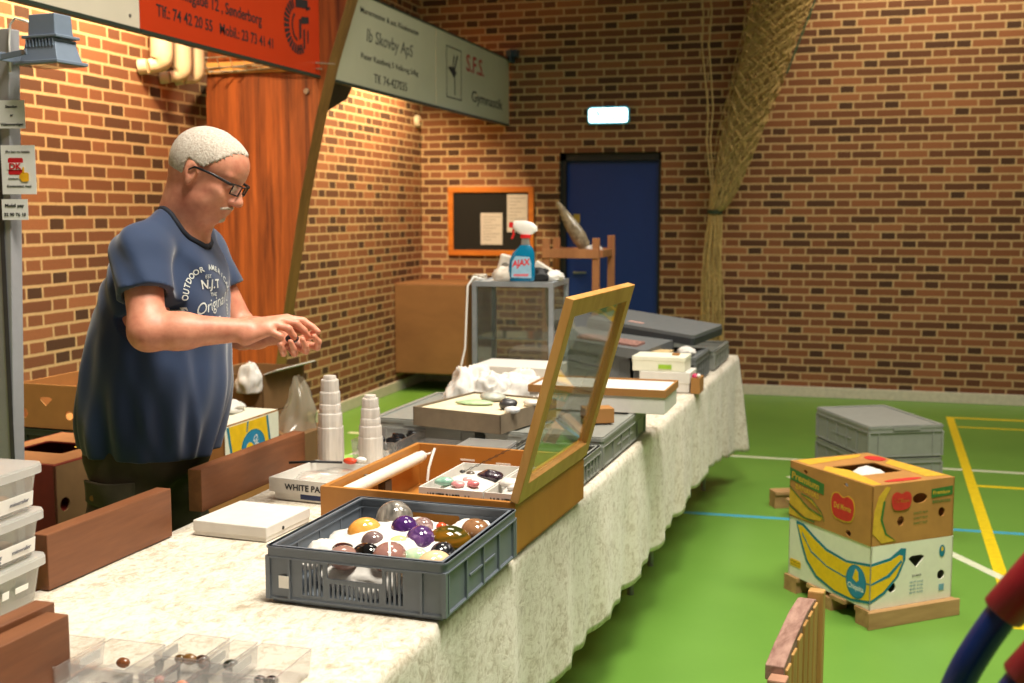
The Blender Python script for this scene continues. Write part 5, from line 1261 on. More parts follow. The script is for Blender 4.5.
def decal(name, r, face, w, d, polys, m, lift=.0012, holes=None):
    """thin printed shape on a carton face; coordinates x right, y up seen from outside"""
    off = {'front': (0, -d / 2), 'right': (PI / 2, -w / 2), 'left': (-PI / 2, -w / 2), 'top': None}[face]
    mb = MB()
    if face == 'top': mb.M = Matrix.Translation((0, 0, w))
    else: mb.M = Matrix.Rotation(off[0], 4, 'Z') @ Matrix.Translation((0, off[1] - lift, 0)) @ Matrix.Rotation(PI / 2, 4, 'X')
    for p in polys: mb.panel(p, holes or [], .0008)
    return obj(name, mb, m, r)
def smooth_poly(ctrl, n=6):
    out = []; m = len(ctrl)
    for i in range(m):
        p0, p1, p2, p3 = [Vector(ctrl[(i + k - 1) % m]) for k in range(4)]
        for j in range(n):
            t = j / n; q = .5 * ((2 * p1) + (-p0 + p2) * t + (2 * p0 - 5 * p1 + 4 * p2 - p3) * t * t + (-p0 + 3 * p1 - 3 * p2 + p3) * t ** 3); out.append((q.x, q.y))
    return out
def dtext(name, r, face, w, d, s, m, x0, x1, yc, cap, lift=.002, bold=.02, rot=0):
    vs, fs = text_geo(s, cap / .7, bold); a = min(v[0] for v in vs); b = max(v[0] for v in vs); k = (x1 - x0) / (b - a)
    an = {'front': 0, 'right': PI / 2, 'left': -PI / 2}[face]; off = {'front': -d / 2, 'right': -w / 2, 'left': -w / 2}[face]
    mb = MB(); mb.M = Matrix.Rotation(an, 4, 'Z') @ Matrix.Translation(((x0 + x1) / 2, off - lift, yc)) @ Matrix.Rotation(PI / 2, 4, 'X') @ Matrix.Rotation(rot, 4, 'Z')
    mb.add([((v[0] - a) * k - (x1 - x0) / 2, v[1] - cap / 2, 0) for v in vs], fs); return obj(name, mb, m, r)
# big banana wraps the left long side and the near short side
ban_L = [(-.205, .238), (-.153, .236), (-.089, .205), (-.004, .172), (.114, .158), (.249, .180), (.249, .025), (.148, .006), (.047, .008), (-.072, .036), (-.135, .085), (-.170, .15)]
ban_F = [(-.199, .180), (-.11, .194), (-.058, .226), (-.034, .222), (-.036, .178), (-.068, .115), (-.132, .055), (-.199, .025)]
decal('banana_outline', wcx, 'left', .40, .50, [[(x, y) for x, y in ban_L]], teal, .0010)
sh = lambda P, c, k: [(c[0] + (x - c[0]) * k, c[1] + (y - c[1]) * k) for x, y in P]
ban_L2 = [(-.192, .225), (-.160, .224), (-.093, .193), (-.010, .161), (.112, .148), (.249, .169), (.249, .037), (.148, .017), (.050, .019), (-.062, .047), (-.123, .094), (-.157, .155)]
ban_F2 = [(-.199, .169), (-.108, .182), (-.066, .200), (-.050, .196), (-.050, .172), (-.080, .118), (-.138, .066), (-.199, .037)]
teal_F = decal('banana_outline', wcx, 'front', .40, .50, [ban_F], teal, .0010)
decal('banana_print', wcx, 'left', .40, .50, [ban_L2], yel, .0020); decal('banana_print', wcx, 'front', .40, .50, [ban_F2], yel, .0020)
decal('banana_ridge', wcx, 'left', .40, .50, [[(-.16, .19), (-.10, .13), (.0, .098), (.1, .088), (.249, .098), (.249, .103), (.1, .094), (.0, .104), (-.10, .138), (-.16, .20)]], teal, .0026)
decal('banana_ridge', wcx, 'front', .40, .50, [[(-.199, .103), (-.12, .130), (-.058, .180), (-.052, .172), (-.11, .120), (-.199, .096)]], teal, .0026)
decal('oval_seal', wcx, 'left', .40, .50, [ellpts(.174, .090, .058, .066, 24)], teal, .0030); decal('seal_rim', wcx, 'left', .40, .50, [ellpts(.174, .090, .052, .060, 24)], plain('seal_blue', rgb(40, 130, 170), .6), .0036)
decal('seal_figure', wcx, 'left', .40, .50, [[(.155, .10), (.17, .14), (.186, .132), (.19, .10), (.178, .09)]], yel, .0044)
dtext('brand_word', wcx, 'left', .40, .50, 'Chiquita', white_lbl, .128, .220, .070, .020, .0046)
for f, cx, cy, a in (('front', .145, .192, .016),):
    decal('small_seal', wcx, f, .40, .50, [ellpts(cx, cy, a * .9, a * 1.5, 18)], teal, .0012); decal('small_seal_figure', wcx, f, .40, .50, [ellpts(cx, cy + .008, .006, .009, 10)], yel, .002)
decal('yellow_badge', wcx, 'left', .40, .50, [rrect(-.238, -.165, .042, .072, .010)], yel, .0012); dtext('lettering', wcx, 'left', .40, .50, 'PREMIUM', ink, -.232, -.172, .062, .006, .002); dtext('lettering', wcx, 'left', .40, .50, 'BANANAS', ink, -.232, -.172, .050, .006, .002)
dtext('lettering', wcx, 'front', .40, .50, 'ECUADOR', ink, .0, .045, .110, .008); 
for k in range(4): dtext('lettering', wcx, 'front', .40, .50, 'NET WT. 18.14 KG', teal, -.01, .055, .085 - k * .014, .006)
decal('blue_stamp', wcx, 'front', .40, .50, [[(.135, .035), (.160, .035), (.160, .060), (.135, .060)]], plain('stamp_blue', rgb(110, 160, 180), .6), .0012)
# brown carton print
grn = plain('print_green', rgb(54, 110, 44), .65); rdk = plain('print_red', rgb(196, 44, 36), .6); ylw2 = plain('print_yellow', rgb(206, 164, 44), .65, var=.1)
decal('green_band', dn_, 'left', .398, .50, [[(-.248, .155), (-.03, .135), (-.03, .180), (-.248, .205)]], grn, .0010); dtext('lettering', dn_, 'left', .398, .50, 'Premium', ylw2, -.235, -.06, .170, .028, .002, rot=-.09)
dtext('lettering', dn_, 'left', .398, .50, 'BANANAS', ylw2, -.21, -.06, .128, .022, .0012, rot=-.09)
for k, P in enumerate(([(-.248, .125), (-.20, .10), (-.12, .06), (-.03, .045), (-.05, .025), (-.14, .018), (-.248, .055)], [(-.248, .045), (-.16, .015), (-.08, .012), (-.16, .006), (-.248, .010)], [(-.17, .11), (-.10, .10), (-.04, .06), (-.02, .03), (-.06, .07), (-.11, .09)])):
    decal('banana_drawing', dn_, 'left', .398, .50, [P], ylw2, .0010 + k * .0006)
    decal('banana_drawing_line', dn_, 'left', .398, .50, [[(x, y + .004) for x, y in P[:len(P) // 2 + 1]] + [(x, y - .001) for x, y in reversed(P[:len(P) // 2 + 1])]], grn, .003)
tom = smooth_poly([(0, -.052), (.05, -.042), (.066, 0), (.058, .034), (.03, .046), (0, .036), (-.03, .048), (-.058, .036), (-.066, 0), (-.05, -.042)], 5)
decal('red_shield_rim', dn_, 'left', .398, .50, [[(.085 + x * 1.08, .115 + y * 1.1) for x, y in tom]], ylw2, .0012); decal('red_shield', dn_, 'left', .398, .50, [[(.085 + x, .115 + y) for x, y in tom]], rdk, .0020); dtext('brand_word', dn_, 'left', .398, .50, 'Del Monte', ylw2, .035, .135, .115, .022, .003)
decal('red_shield', dn_, 'front', .398, .50, [[(-.062 + x * .72, .165 + y * .72) for x, y in tom]], rdk, .0034); dtext('brand_word', dn_, 'front', .398, .50, 'Del Monte', ylw2, -.098, -.026, .165, .016, .0042)
decal('banana_drawing', dn_, 'front', .398, .50, [[(-.195, .05), (-.19, .13), (-.17, .19), (-.135, .225), (-.115, .22), (-.145, .17), (-.155, .10), (-.13, .04), (-.08, .012), (-.15, .008)]], ylw2, .0012)
decal('banana_drawing_line', dn_, 'front', .398, .50, [[(-.148, .17), (-.16, .10), (-.135, .04), (-.08, .010), (-.128, .044), (-.15, .10), (-.138, .17)]], grn, .0022)
decal('green_band', dn_, 'front', .398, .50, [[(.085, .160), (.190, .165), (.190, .200), (.085, .195)]], grn, .0010); dtext('lettering', dn_, 'front', .398, .50, 'Premium', ylw2, .092, .175, .180, .014, .002); dtext('lettering', dn_, 'front', .398, .50, 'BANANAS', grn, .090, .18, .145, .012)
for k in range(3): dtext('lettering', dn_, 'front', .398, .50, 'QUALITY FRUIT', grn, .0, .07, .11 - k * .02, .008)
o = decal('top_print', dn_, 'top', .2325, .50, [[(-.19, -.24), (-.15, -.24), (-.10, .0), (-.14, .1), (-.19, .05)], [(.10, -.2), (.19, -.22), (.19, .1), (.12, .05)], [(-.18, .15), (.1, .19), (.15, .23), (-.18, .24)]], ylw2)
decal('top_print_red', dn_, 'top', .2330, .50, [ellpts(.145, .14, .04, .05, 14), ellpts(-.02, -.21, .09, .018, 14)], rdk)
o = crumple('paper_sheet', 'crumpled white paper showing through the hole in the top of the brown banana carton', ctr(.40, .50, -.02, -.01, .320), (.11, .09, .150), 31, amp=.15, cat='paper')

# grey lidded crate stack behind, on a pallet
gs = math.radians(26)
base = Vector((.115, 5.70, 0)); RG = Matrix.Rotation(gs, 4, 'Z')
def gctr(z): return base + RG @ Vector((.195, .30, z))
skid('pallet under the grey crates, its end peeping out left of the banana cartons', base + RG @ Vector((.12, .36, 0)), gs, .62, .74, .09)
for k in range(3):
    ribs_crate('plastic_crate', ('lowest of the grey crates stacked behind the banana cartons', 'middle grey crate of the stack behind the banana cartons', 'topmost grey crate with a closed lid in the stack behind the banana cartons')[k], gctr(.092 + k * .15), gs, .39, .59, .149, grey_pl2, False, 'grey crates stacked on the floor', lid=(k == 2), ribn=4)

# ================================================================== far part of the table
def tcrate(label, s0, w0, W, D, H, z=0, m=grey_pl2, lid=False, rz=None, group='grey plastic crates on the table', slots=False):
    """crate on the table: near right corner at distance s0 along, w0 in from the edge"""
    a = -ang if rz is None else rz
    p = tp(s0, w0); c = Vector((p.x, p.y, TOP + z)) + Matrix.Rotation(a, 4, 'Z') @ Vector((-W / 2, D / 2, 0))
    return ribs_crate('plastic_crate', label, c, a, W, D, H, m, slots, group, lid=lid, ribn=4)
cA = tcrate('open low grey crate with mixed stones just behind the display case lid', 3.28, .012, .24, .24, .085)
cB = tcrate('long grey lidded crate at the right table edge beyond the glass lid', 3.535, .010, .40, .66, .095, lid=True)
cC = tcrate('grey crate behind the display case carrying the pale stone tray, left side of the table', 3.62, .47, .38, .60, .10, lid=True)
# stones in crate A
for k in range(16):
    rr = random.uniform(.014, .024); p = tp(3.33 + .035 * (k % 5) + random.uniform(-.008, .008), .05 + .065 * (k // 5 + .2 * (k % 2)))
    mb = MB(); o_ = Vector((k, 2 * k, 3)); mb.ell((0, 0, 0), (rr * 1.2, rr, rr * .8), 12, 8, fn=lambda q: tuple(q * (1 + .25 * noise.noise(q * 50 + o_))))
    c_ = random.choice([(60, 40, 34), (140, 132, 124), (206, 200, 192), (90, 60, 50), (40, 44, 50)])
    o = obj('rough_stone', mb, plain('mix_%d' % k, rgb(*c_), .35, var=.2), smooth=True, label='small mixed stone in the open grey crate just behind the display case', category='stone', group='stones in the open grey crate'); o.location = (p.x, p.y, TOP + .016 + rr * .8 + .02 * (k % 2))
# clear trays with black stones behind the case
tr1 = clear_box('clear tray of shiny black crystals behind the left of the display case', -1.500, -1.345, 3.62, 3.88, .085, -.03, group='clear trays behind the display case', name='clear_tray')
tr2 = clear_box('clear empty-looking tray with a white tab, right of the black crystals', -1.338, -1.15, 3.22, 3.50, .07, -.03, group='clear trays behind the display case', name='clear_tray')
tr1.location = (-1.43, 3.50, TOP); tr2.location = (-1.23, 3.40, TOP)
for k in range(26):
    rr = random.uniform(.010, .020); x = random.uniform(-1.49, -1.37); y = random.uniform(3.40, 3.60)
    mb = MB(); o_ = Vector((k * 2, k, 7)); mb.ell((0, 0, 0), (rr * 1.2, rr, rr), 8, 6, fn=lambda q: tuple(q * (1 + .45 * noise.noise(q * 70 + o_))))
    o = obj('black_crystal', mb, plain('hematite', rgb(34, 34, 38), .16, .6, var=.2), label='shiny black crystal piece in the clear tray behind the display case', category='crystal', group='black crystals in the clear tray'); o.location = (x, y, TOP + .014 + .028 * (k % 3))
mb = MB(); mb.ell((0, 0, 0), (.016, .016, .015), 16, 10); o = obj('metal_ball', mb, plain('chrome', rgb(200, 200, 204), .1, 1.0), smooth=True, label='shiny metal ball at the near left of the black crystals', category='ball'); o.location = (-1.478, 3.385, TOP + .062)
mb = MB(); mb.box(-.018, .018, -.02, .02, 0, .075); o = obj('brown_box', mb, plain('rust', rgb(140, 70, 44), .6), label='small rusty brown box just left of the clear tray of black crystals', category='box', bevel=.002); o.location = (-1.545, 3.62, TOP)
mb = MB(); mb.box(-.10, .10, -.008, .008, 0, .012)
ft = clear_box('frosted clear box behind the back wall of the display case', -1.0, -.80, 3.28, 3.44, .10, -.03, m=clear('frost', (.95, .95, .95, 1), .5, .3, (.85, .86, .86, 1)), group='clear trays behind the display case', name='clear_tray', tab=False)
ft.location = (-1.055, 3.345, TOP + .002); ft.scale = (.78, 1, 1)
# pale stone tray box
pt = thing('stone_tray', 'taupe cardboard tray with a pale stone slab and minerals, set on the grey crate', 'tray', (-1.165, 3.715, TOP + .107), math.radians(-14))
taupe = plain('taupe_card', rgb(122, 108, 88), .8); X, Y = .168, .19
mb = MB(); mb.box(-X, X, -Y, Y, 0, .003)
for a in ((-X, X, -Y, -Y + .005), (-X, X, Y - .005, Y), (-X, -X + .005, -Y, Y), (X - .005, X, -Y, Y)): mb.box(*a, .003, .062)
obj('tray', mb, taupe, pt)
mb = MB(); mb.box(-X + .008, X - .008, -Y + .008, Y - .008, .04, .056); obj('padding', mb, plain('pale_padding', rgb(222, 208, 176), .8, var=.1, scale=18), pt, label='pale cream padding filling the tray')
ptM = Matrix.Translation(pt.location) @ Matrix.Rotation(math.radians(-14), 4, 'Z')
for (x, y, r, sh_, c, lb) in ((-.02, .07, .045, (1, .8, .35), (168, 170, 160), 'flat grey-green stone slab in the taupe tray'), (-.03, -.02, .05, (1.3, .7, .16), (178, 206, 160), 'pale green flat stone in the middle of the taupe tray'), (.12, -.06, .028, (1.1, .8, .7), (60, 58, 60), 'dark grey mineral at the right of the taupe tray'), (.165, -.11, .022, (1.2, .8, .6), (220, 224, 230), 'white crystal at the near right corner of the taupe tray'), (.15, .04, .024, (1.2, .9, .5), (214, 206, 196), 'off-white stone at the right side of the taupe tray')):
    mb = MB(); o_ = Vector((x * 90, y * 90, 1)); mb.ell((0, 0, 0), (r * sh_[0], r * sh_[1], r * sh_[2]), 16, 10, fn=lambda q: tuple(q * (1 + .3 * noise.noise(q * 40 + o_))))
    o = obj('mineral_stone', mb, plain('mn_%d' % int(r * 1000), rgb(*c), .3, var=.15), smooth=True, label=lb, category='stone', group='minerals in the taupe tray'); o.location = ptM @ Vector((x, y, .056 + r * sh_[2] * .9))
# tissue pile and boxes
wbx = thing('white_box', 'white cardboard box behind the heap of tissue, in front of the small glass cabinet', 'box', (-1.33, 4.72, TOP), -.05)
mb = MB(); mb.box(-.17, .17, -.12, .12, 0, .165); obj('box_body', mb, white_card, wbx, bevel=.003)
mb = MB(); mb.box(-.173, .173, -.123, .123, .13, .172); obj('lid', mb, white_card, wbx, bevel=.003)
for i, (x, y, z, r, lb) in enumerate(((-1.37, 4.20, 0, (.10, .11, .13), 'big crumpled white tissue heap, left part, beside the taupe tray'), (-1.19, 4.22, 0, (.11, .10, .12), 'big crumpled white tissue heap, right part, behind the taupe tray'), (-1.29, 4.16, .07, (.09, .08, .08), 'crumpled white tissue on top of the heap'), (-1.06, 3.99, 0, (.04, .07, .09), 'white tissue tail hanging right of the taupe tray'), (-1.38, 4.32, .11, (.07, .06, .06), 'topmost white tissue lump against the white box'))):
    crumple('tissue_paper', lb, (x, y, TOP + z), r, 41 + i, amp=.75, n=72, group='white tissue heap')
for (x, y, s_, lb, rz) in ((-1.04, 4.02, (.045, .03, .05), 'small brown cardboard box right of the tissue heap', .2), (-.80, 3.80, (.05, .035, .05), 'small brown block lying on the long grey crate seen through the glass lid', .45)):
    bx_ = MB(); bx_.box(-s_[0], s_[0], -s_[1], s_[1], 0, s_[2]); o = obj('brown_box', bx_, card, label=lb, category='box', bevel=.002); o.location = (x, y, TOP + (.107 if x > -1 else 0)); o.rotation_euler = (0, 0, rz)
# shallow brown-topped white box
sb = thing('shallow_box', 'white box with a brown rim lying across the end of the long grey crate', 'box', (-.845, 4.13, TOP + .107), -.02)
mb = MB(); mb.box(-.245, .245, -.13, .13, 0, .062); obj('box_body', mb, white_card, sb, bevel=.002)
mb = MB(); mb.M = Matrix.Translation((0, 0, .060)); mb.panel([(-.25, -.135), (.25, -.135), (.25, .135), (-.25, .135)], [[(-.243, -.128), (.243, -.128), (.243, .128), (-.243, .128)]], .026); obj('brown_rim', mb, card, sb)
mb = MB(); mb.box(-.243, .243, -.128, .128, .062, .080); obj('white_filling', mb, white_card, sb)
# blue tray
bt_ = paper_tray('blue tray with white pieces in front of the far boxes', (-.955, 4.62, TOP), -.03, .24, .18, .055, None, m=plain('blue_tray', rgb(30, 56, 110), .5))
for k in range(5):
    mb = MB(); o_ = Vector((k, 5, k)); mb.ell((0, 0, 0), (.022, .016, .014), 12, 8, fn=lambda q: tuple(q * (1 + .3 * noise.noise(q * 60 + o_)))); o = obj('white_piece', mb, white_lbl if k % 2 else plain('greyp', rgb(110, 110, 116), .4), smooth=True, label='small pale piece lying in the blue tray', category='stone', group='pieces in the blue tray'); o.location = (-1.03 + k * .035, 4.60 + .02 * (k % 2), TOP + .045)
mb = MB(); mb.box(-.11, .11, -.08, .08, 0, .036); o = obj('foam_insert', mb, white_card, label='white foam insert in the blue tray under the pale pieces', category='foam'); o.location = (-.955, 4.62, TOP + .003); o.rotation_euler = (0, 0, -.03)
for (x, y, z, W_, D_, H_, lb, m_) in ((-.835, 5.30, 0, .225, .18, .090, 'lower white box of the pair near the far right table edge', white_card), (-.865, 5.30, .092, .24, .17, .065, 'cream box with a green spot, on top of the far white box', cream_c)):
    t = thing('white_box', lb, 'box', (x + .05, y, TOP + z), -.03); mb = MB(); mb.box(-W_ / 2, W_ / 2, -D_ / 2, D_ / 2, 0, H_); obj('box_body', mb, m_, t, bevel=.003)
    mb = MB(); mb.box(-W_ / 2 - .003, W_ / 2 + .003, -D_ / 2 - .003, D_ / 2 + .003, H_ * .45, H_ + .002) if z == 0 else mb.box(-W_ / 2 - .002, W_ / 2 + .002, -D_ / 2 - .002, D_ / 2 + .002, H_ * .7, H_ + .002); obj('lid', mb, m_, t, bevel=.003)
    if z: mb = MB(); mb.box(.0, .06, -D_ / 2 - .0035, -D_ / 2 - .0005, .012, .032); obj('green_spot', mb, plain('lime', rgb(150, 190, 50), .6), t); mb = MB(); mb.box(.05, .08, -.02, .02, H_ + .002, H_ + .010); obj('tape_tab', mb, card, t)
rp = thing('small_carton', 'small brown carton with pink and white pieces right of the white boxes', 'carton', (-.645, 5.25, TOP), -.03)
mb = MB(); mb.box(-.02, .02, -.06, .06, 0, .07); obj('box_body', mb, card, rp); mb = MB(); mb.ell((-.005, -.03, .075), (.016, .02, .014), 12, 8); obj('pink_ball', mb, plain('pinkp', rgb(190, 40, 90), .4), rp, smooth=True); mb = MB(); mb.ell((.012, -.04, .08), (.009, .012, .01), 12, 8); obj('white_ball', mb, white_lbl, rp, smooth=True)
# far crates and big flat suitcase-like lids
dgrey = plain('dark_grey_crate', rgb(104, 107, 108), .5, var=.05)
tcrate('dark grey lidded crate at the right edge near the far end of the table', 5.44, .03, .30, .42, .12, m=dgrey, lid=True)
tcrate('dark grey open crate beside the lidded one near the far end of the table', 5.46, .35, .40, .44, .12, m=dgrey)
tcrate('pale grey crate in the far right corner of the table', 5.98, .02, .34, .52, .10)
flid = thing('crate_lid', 'large dark grey crate lid leaning tilted over the far crates', 'lid', (-.95, 5.92, TOP + .205), 0, None, (math.radians(3), math.radians(6), math.radians(-14)))
mb = MB(); mb.prism(rrect(-.29, .29, -.20, .20, .02), .03, .05); obj('plate', mb, dgrey, flid)
mb = MB(); mb.panel(rrect(-.295, .295, -.205, .205, .022), [rrect(-.275, .275, -.185, .185, .015)], .034); obj('rim', mb, plain('darker_grey', rgb(52, 55, 58), .5), flid)
mb = MB(); mb.box(-.10, -.02, -.12, -.09, .05, .0512); obj('paper_label', mb, plain('pinkish_label', rgb(190, 150, 140), .6), flid)
fl2 = thing('crate_lid', 'second dark lid lying lower to the left under the tilted one', 'lid', (-1.12, 5.62, TOP + .150), 0, None, (math.radians(4), math.radians(4), math.radians(-16)))
mb = MB(); mb.prism(rrect(-.27, .27, -.17, .17, .02), .0, .045); obj('plate', mb, dgrey, fl2)
mb = MB(); mb.prism(rrect(-.13, .2, -.12, -.02, .01), .045, .055); obj('reddish_stones', mb, plain('reddish', rgb(150, 110, 100), .7, var=.4, scale=80), fl2)
mb = MB(); mb.box(-.10, .10, -.05, .05, 0, .02); o = obj('wooden_tray', mb, plain('pale_wood', rgb(208, 180, 130), .6), label='thin pale wooden tray lying on the far dark crate', category='tray', bevel=.002); o.location = (-.90, 5.50, TOP + .135); o.rotation_euler = (0, 0, -.1)
crumple('paper_lump', 'small white paper lump on the dark far crate', (-.735, 5.55, TOP + .132), (.04, .03, .025), 61, amp=.4, cat='paper')

# ---- small glass cabinet on the table
gc = thing('glass_cabinet', 'small aluminium-framed glass display cabinet standing on the table', 'cabinet', (-1.45, 5.17, TOP), math.radians(2))
alm = plain('aluminium', rgb(176, 184, 192), .35, .6); X, Y, Hc = .187, .175, .498
mb = MB()
for x in (-X, X - .02):
    for y in (-Y, Y - .02): p_ = MB(); p_.box(x, x + .02, y, y + .02, 0, Hc); obj('corner_post', p_, alm, gc)
for z, nm in ((0, 'bottom_frame'), (Hc - .02, 'top_frame')):
    mb = MB(); mb.M = Matrix.Translation((0, 0, z)); mb.panel([(-X - .001, -Y - .001), (X + .001, -Y - .001), (X + .001, Y + .001), (-X - .001, Y + .001)], [[(-X + .02, -Y + .02), (X - .02, -Y + .02), (X - .02, Y - .02), (-X + .02, Y - .02)]], .022); obj(nm, mb, alm, gc)
mb = MB(); mb.box(-X + .01, X - .01, -Y + .01, Y - .01, Hc - .006, Hc - .001); obj('top_plate', mb, plain('top_plate', rgb(200, 200, 196), .4), gc)
mb = MB(); mb.box(-X + .015, X - .015, -Y + .015, Y - .015, .24, .246); obj('glass_shelf', mb, clear('shelf_glass', (.9, .95, .94, 1), .25, .05, (.7, .75, .75, 1)), gc)
for (a, b, c_, d_) in ((-X + .02, X - .02, -Y + .009, -Y + .012), (-X + .02, X - .02, Y - .012, Y - .009), (-X + .009, -X + .012, -Y + .02, Y - .02), (X - .012, X - .009, -Y + .02, Y - .02)):
    mb = MB(); mb.box(a, b, c_, d_, .02, Hc - .02); obj('glass_pane', mb, clear('cabinet_glass', (.80, .84, .82, 1), .04, .02), gc)
CT = TOP + Hc + .003
mb = MB(); mb.tube([(-1.58, 5.02, CT + .006), (-1.62, 4.985, CT + .02), (-1.645, 4.97, CT - .02), (-1.65, 4.965, CT - .15), (-1.655, 4.96, CT - .3), (-1.68, 4.95, CT - .42), (-1.70, 4.93, CT - .50), (-1.70, 4.93, .5), (-1.72, 5.0, .02)], .005, 8)
obj('hanging_cable', mb, white_lbl, smooth=True, label='white power cable hanging down beside the small glass cabinet', category='cable')
# spray bottle
spb = thing('spray_bottle', 'blue spray bottle of glass cleaner with a red and white trigger on the glass cabinet', 'spray bottle', (-1.415, 5.05, CT), math.radians(8)); spb.scale = (1.08, 1.08, 1.1)
bl = plain('bottle_blue', rgb(0, 112, 150), .2, var=.05)
def loft(prof, n=20):
    mb = MB(); vs = []; fs = []
    for (z, a, b, cx) in prof:
        for k in range(n):
            t = 2 * PI * k / n; e = .6; x = a * math.copysign(abs(math.cos(t)) ** e, math.cos(t)); y = b * math.copysign(abs(math.sin(t)) ** e, math.sin(t)); vs.append((cx + x, y, z))
    for j in range(len(prof) - 1):
        for k in range(n): a_, b_ = j * n + k, j * n + (k + 1) % n; fs.append((a_, b_, b_ + n, a_ + n))
    fs.append(tuple(reversed(range(n)))); fs.append(tuple(range((len(prof) - 1) * n, len(prof) * n))); mb.add(vs, fs); return mb
obj('bottle', loft([(0, .050, .026, 0), (.006, .055, .029, 0), (.04, .056, .030, 0), (.085, .053, .029, .002), (.115, .046, .027, .008), (.135, .032, .022, .014), (.148, .020, .018, .016)]), bl, spb, smooth='auto')
obj('neck', loft([(.148, .019, .017, .016), (.175, .017, .016, .016), (.178, .02, .018, .016)]), clear('neck_clear', (.8, .85, .85, 1), .6, .2, (.6, .62, .6, 1)), spb, smooth='auto')
obj('collar_ring', loft([(.176, .022, .02, .016), (.190, .021, .02, .016)]), plain('trigger_red', rgb(214, 36, 40), .35), spb, smooth='auto')
obj('spray_head', loft([(.190, .024, .014, .020), (.205, .048, .016, .018), (.222, .052, .016, .012), (.238, .042, .015, .004), (.246, .022, .011, -.006)]), white_lbl, spb, smooth='auto')
mb = MB(); mb.box(-.052, -.034, -.010, .010, .218, .240); mb.tube([(-.028, 0, .222), (-.036, 0, .205), (-.034, 0, .190), (-.042, 0, .172)], .005, 8); obj('trigger', mb, MATS['trigger_red'], spb, smooth='auto')
mb = MB(); mb.M = wall_M((0, -.0318, 0), (1, 0, 0), (0, 0, 1)); mb.prism([(-.040, .016), (.044, .014), (.044, .075), (.036, .100), (-.022, .104), (-.036, .080)], 0, .001); obj('front_label', mb, plain('label_pale_blue', rgb(150, 190, 214), .4), spb)
vs, fs = text_geo('AJAX', .036, .03, shear=.2); mb = MB(); mb.M = wall_M((-.034, -.0335, .060), (1, .0, .12), (-.12, 0, 1)); mb.add([(v[0] * .85, v[1], 0) for v in vs], fs); obj('brand_word', mb, MATS['trigger_red'], spb)
mb = MB(); mb.M = wall_M((0, -.0332, 0), (1, 0, 0), (0, 0, 1)); mb.prism([(-.030, .022), (.03, .022), (.035, .032), (-.03, .030)], 0, .0006); obj('label_stripe', mb, plain('label_pink', rgb(214, 110, 120), .5), spb)
# white plastic adapters and cloths on the cabinet
wpl = plain('off_white_plastic', rgb(214, 206, 192), .4)
ad = thing('power_adapter', 'white plastic power adapter standing left of the spray bottle', 'adapter', (-1.52, 5.13, CT), .3, None, (0, math.radians(14), .3))
mb = MB(); mb.box(-.045, .04, -.03, .03, 0.004, .115); obj('adapter_body', mb, wpl, ad, bevel=.012, seg=3); mb = MB(); mb.M = wall_M((-.012, -.0305, .06), (1, 0, 0), (0, 0, 1)); mb.lathe([(.020, 0), (.020, .002), (.012, .003), (.0, .003)], 16); obj('socket_ring', mb, plain('grey_ring', rgb(120, 114, 104), .5), ad)
ad2 = thing('white_block', 'white plastic block leaning right of the spray bottle on the cabinet', 'adapter', (-1.345, 5.16, CT + .022), 0, None, (0, math.radians(32), .2))
mb = MB(); mb.box(-.06, .06, -.03, .03, 0, .045); obj('block_body', mb, wpl, ad2, bevel=.008, seg=3)
crumple('cloth', 'black crumpled cloth right behind the spray bottle on the cabinet', (-1.35, 5.12, CT), (.06, .05, .035), 71, m=blk, amp=.5, cat='cloth')
crumple('cloth', 'white folded cloth at the right end of the cabinet top', (-1.295, 5.16, CT), (.045, .07, .028), 72, amp=.4, cat='cloth')
crumple('cloth', 'greyish white cloth left of the spray bottle on the cabinet', (-1.49, 5.06, CT), (.06, .04, .04), 73, m=wpl, amp=.5, cat='cloth')
mb = MB(); mb.tube([(-1.61 + .035 * math.cos(a), 5.03 + .02 * math.sin(a), CT + .014 + .014 * math.sin(a * 1.3)) for a in [k * .5 for k in range(26)]], .0035, 6); obj('coiled_cord', mb, wpl, smooth=True, label='coiled off-white cord at the left front of the cabinet top', category='cord')

# ---- wooden rack behind the cabinet with a pointed slab
rk_ = thing('wooden_rack', 'pine rack of upright posts and rails behind the small glass cabinet', 'rack', (-1.60, 7.1, 0), 0)
pine = wood('rack_pine', rgb(150, 98, 60), rgb(184, 126, 80), 'Z', 8, .6, .1)
for i, (x, y, zt) in enumerate(((-1.80, 6.98, 1.405), (-1.485, 6.98, 1.408), (-1.80, 7.25, 1.405), (-1.455, 7.30, 1.42))):
    mb = MB(); mb.box(x - .022, x + .022, y - .015, y + .015, 0, zt); obj('post', rel(mb, rk_), pine, rk_, bevel=.003)
for (a, b, c_, d_, z) in ((-1.80, -1.485, 6.955, 6.975, 1.285), (-1.80, -1.455, 7.315, 7.335, 1.285)):
    mb = MB(); mb.box(a - .02, b + .02, c_, d_, z, z + .055); obj('rail', rel(mb, rk_), pine, rk_, bevel=.002)
for x0_, x1_ in ((-1.80, -1.80), (-1.485, -1.455)):
    mb = MB(); mb.box(min(x0_, x1_) - .012, max(x0_, x1_) + .010, 6.995, 7.285, 1.29, 1.335); obj('side_rail', rel(mb, rk_), pine, rk_, bevel=.002)
mb = MB(); mb.box(-1.775, -1.51, 6.98, 7.31, 1.30, 1.318); obj('shelf', rel(mb, rk_), pine, rk_)
slabm = stone_mat('driftstone', [(0.35, rgb(96, 84, 62)), (0.55, rgb(140, 126, 98)), (0.7, rgb(168, 156, 130))], 16, .6)
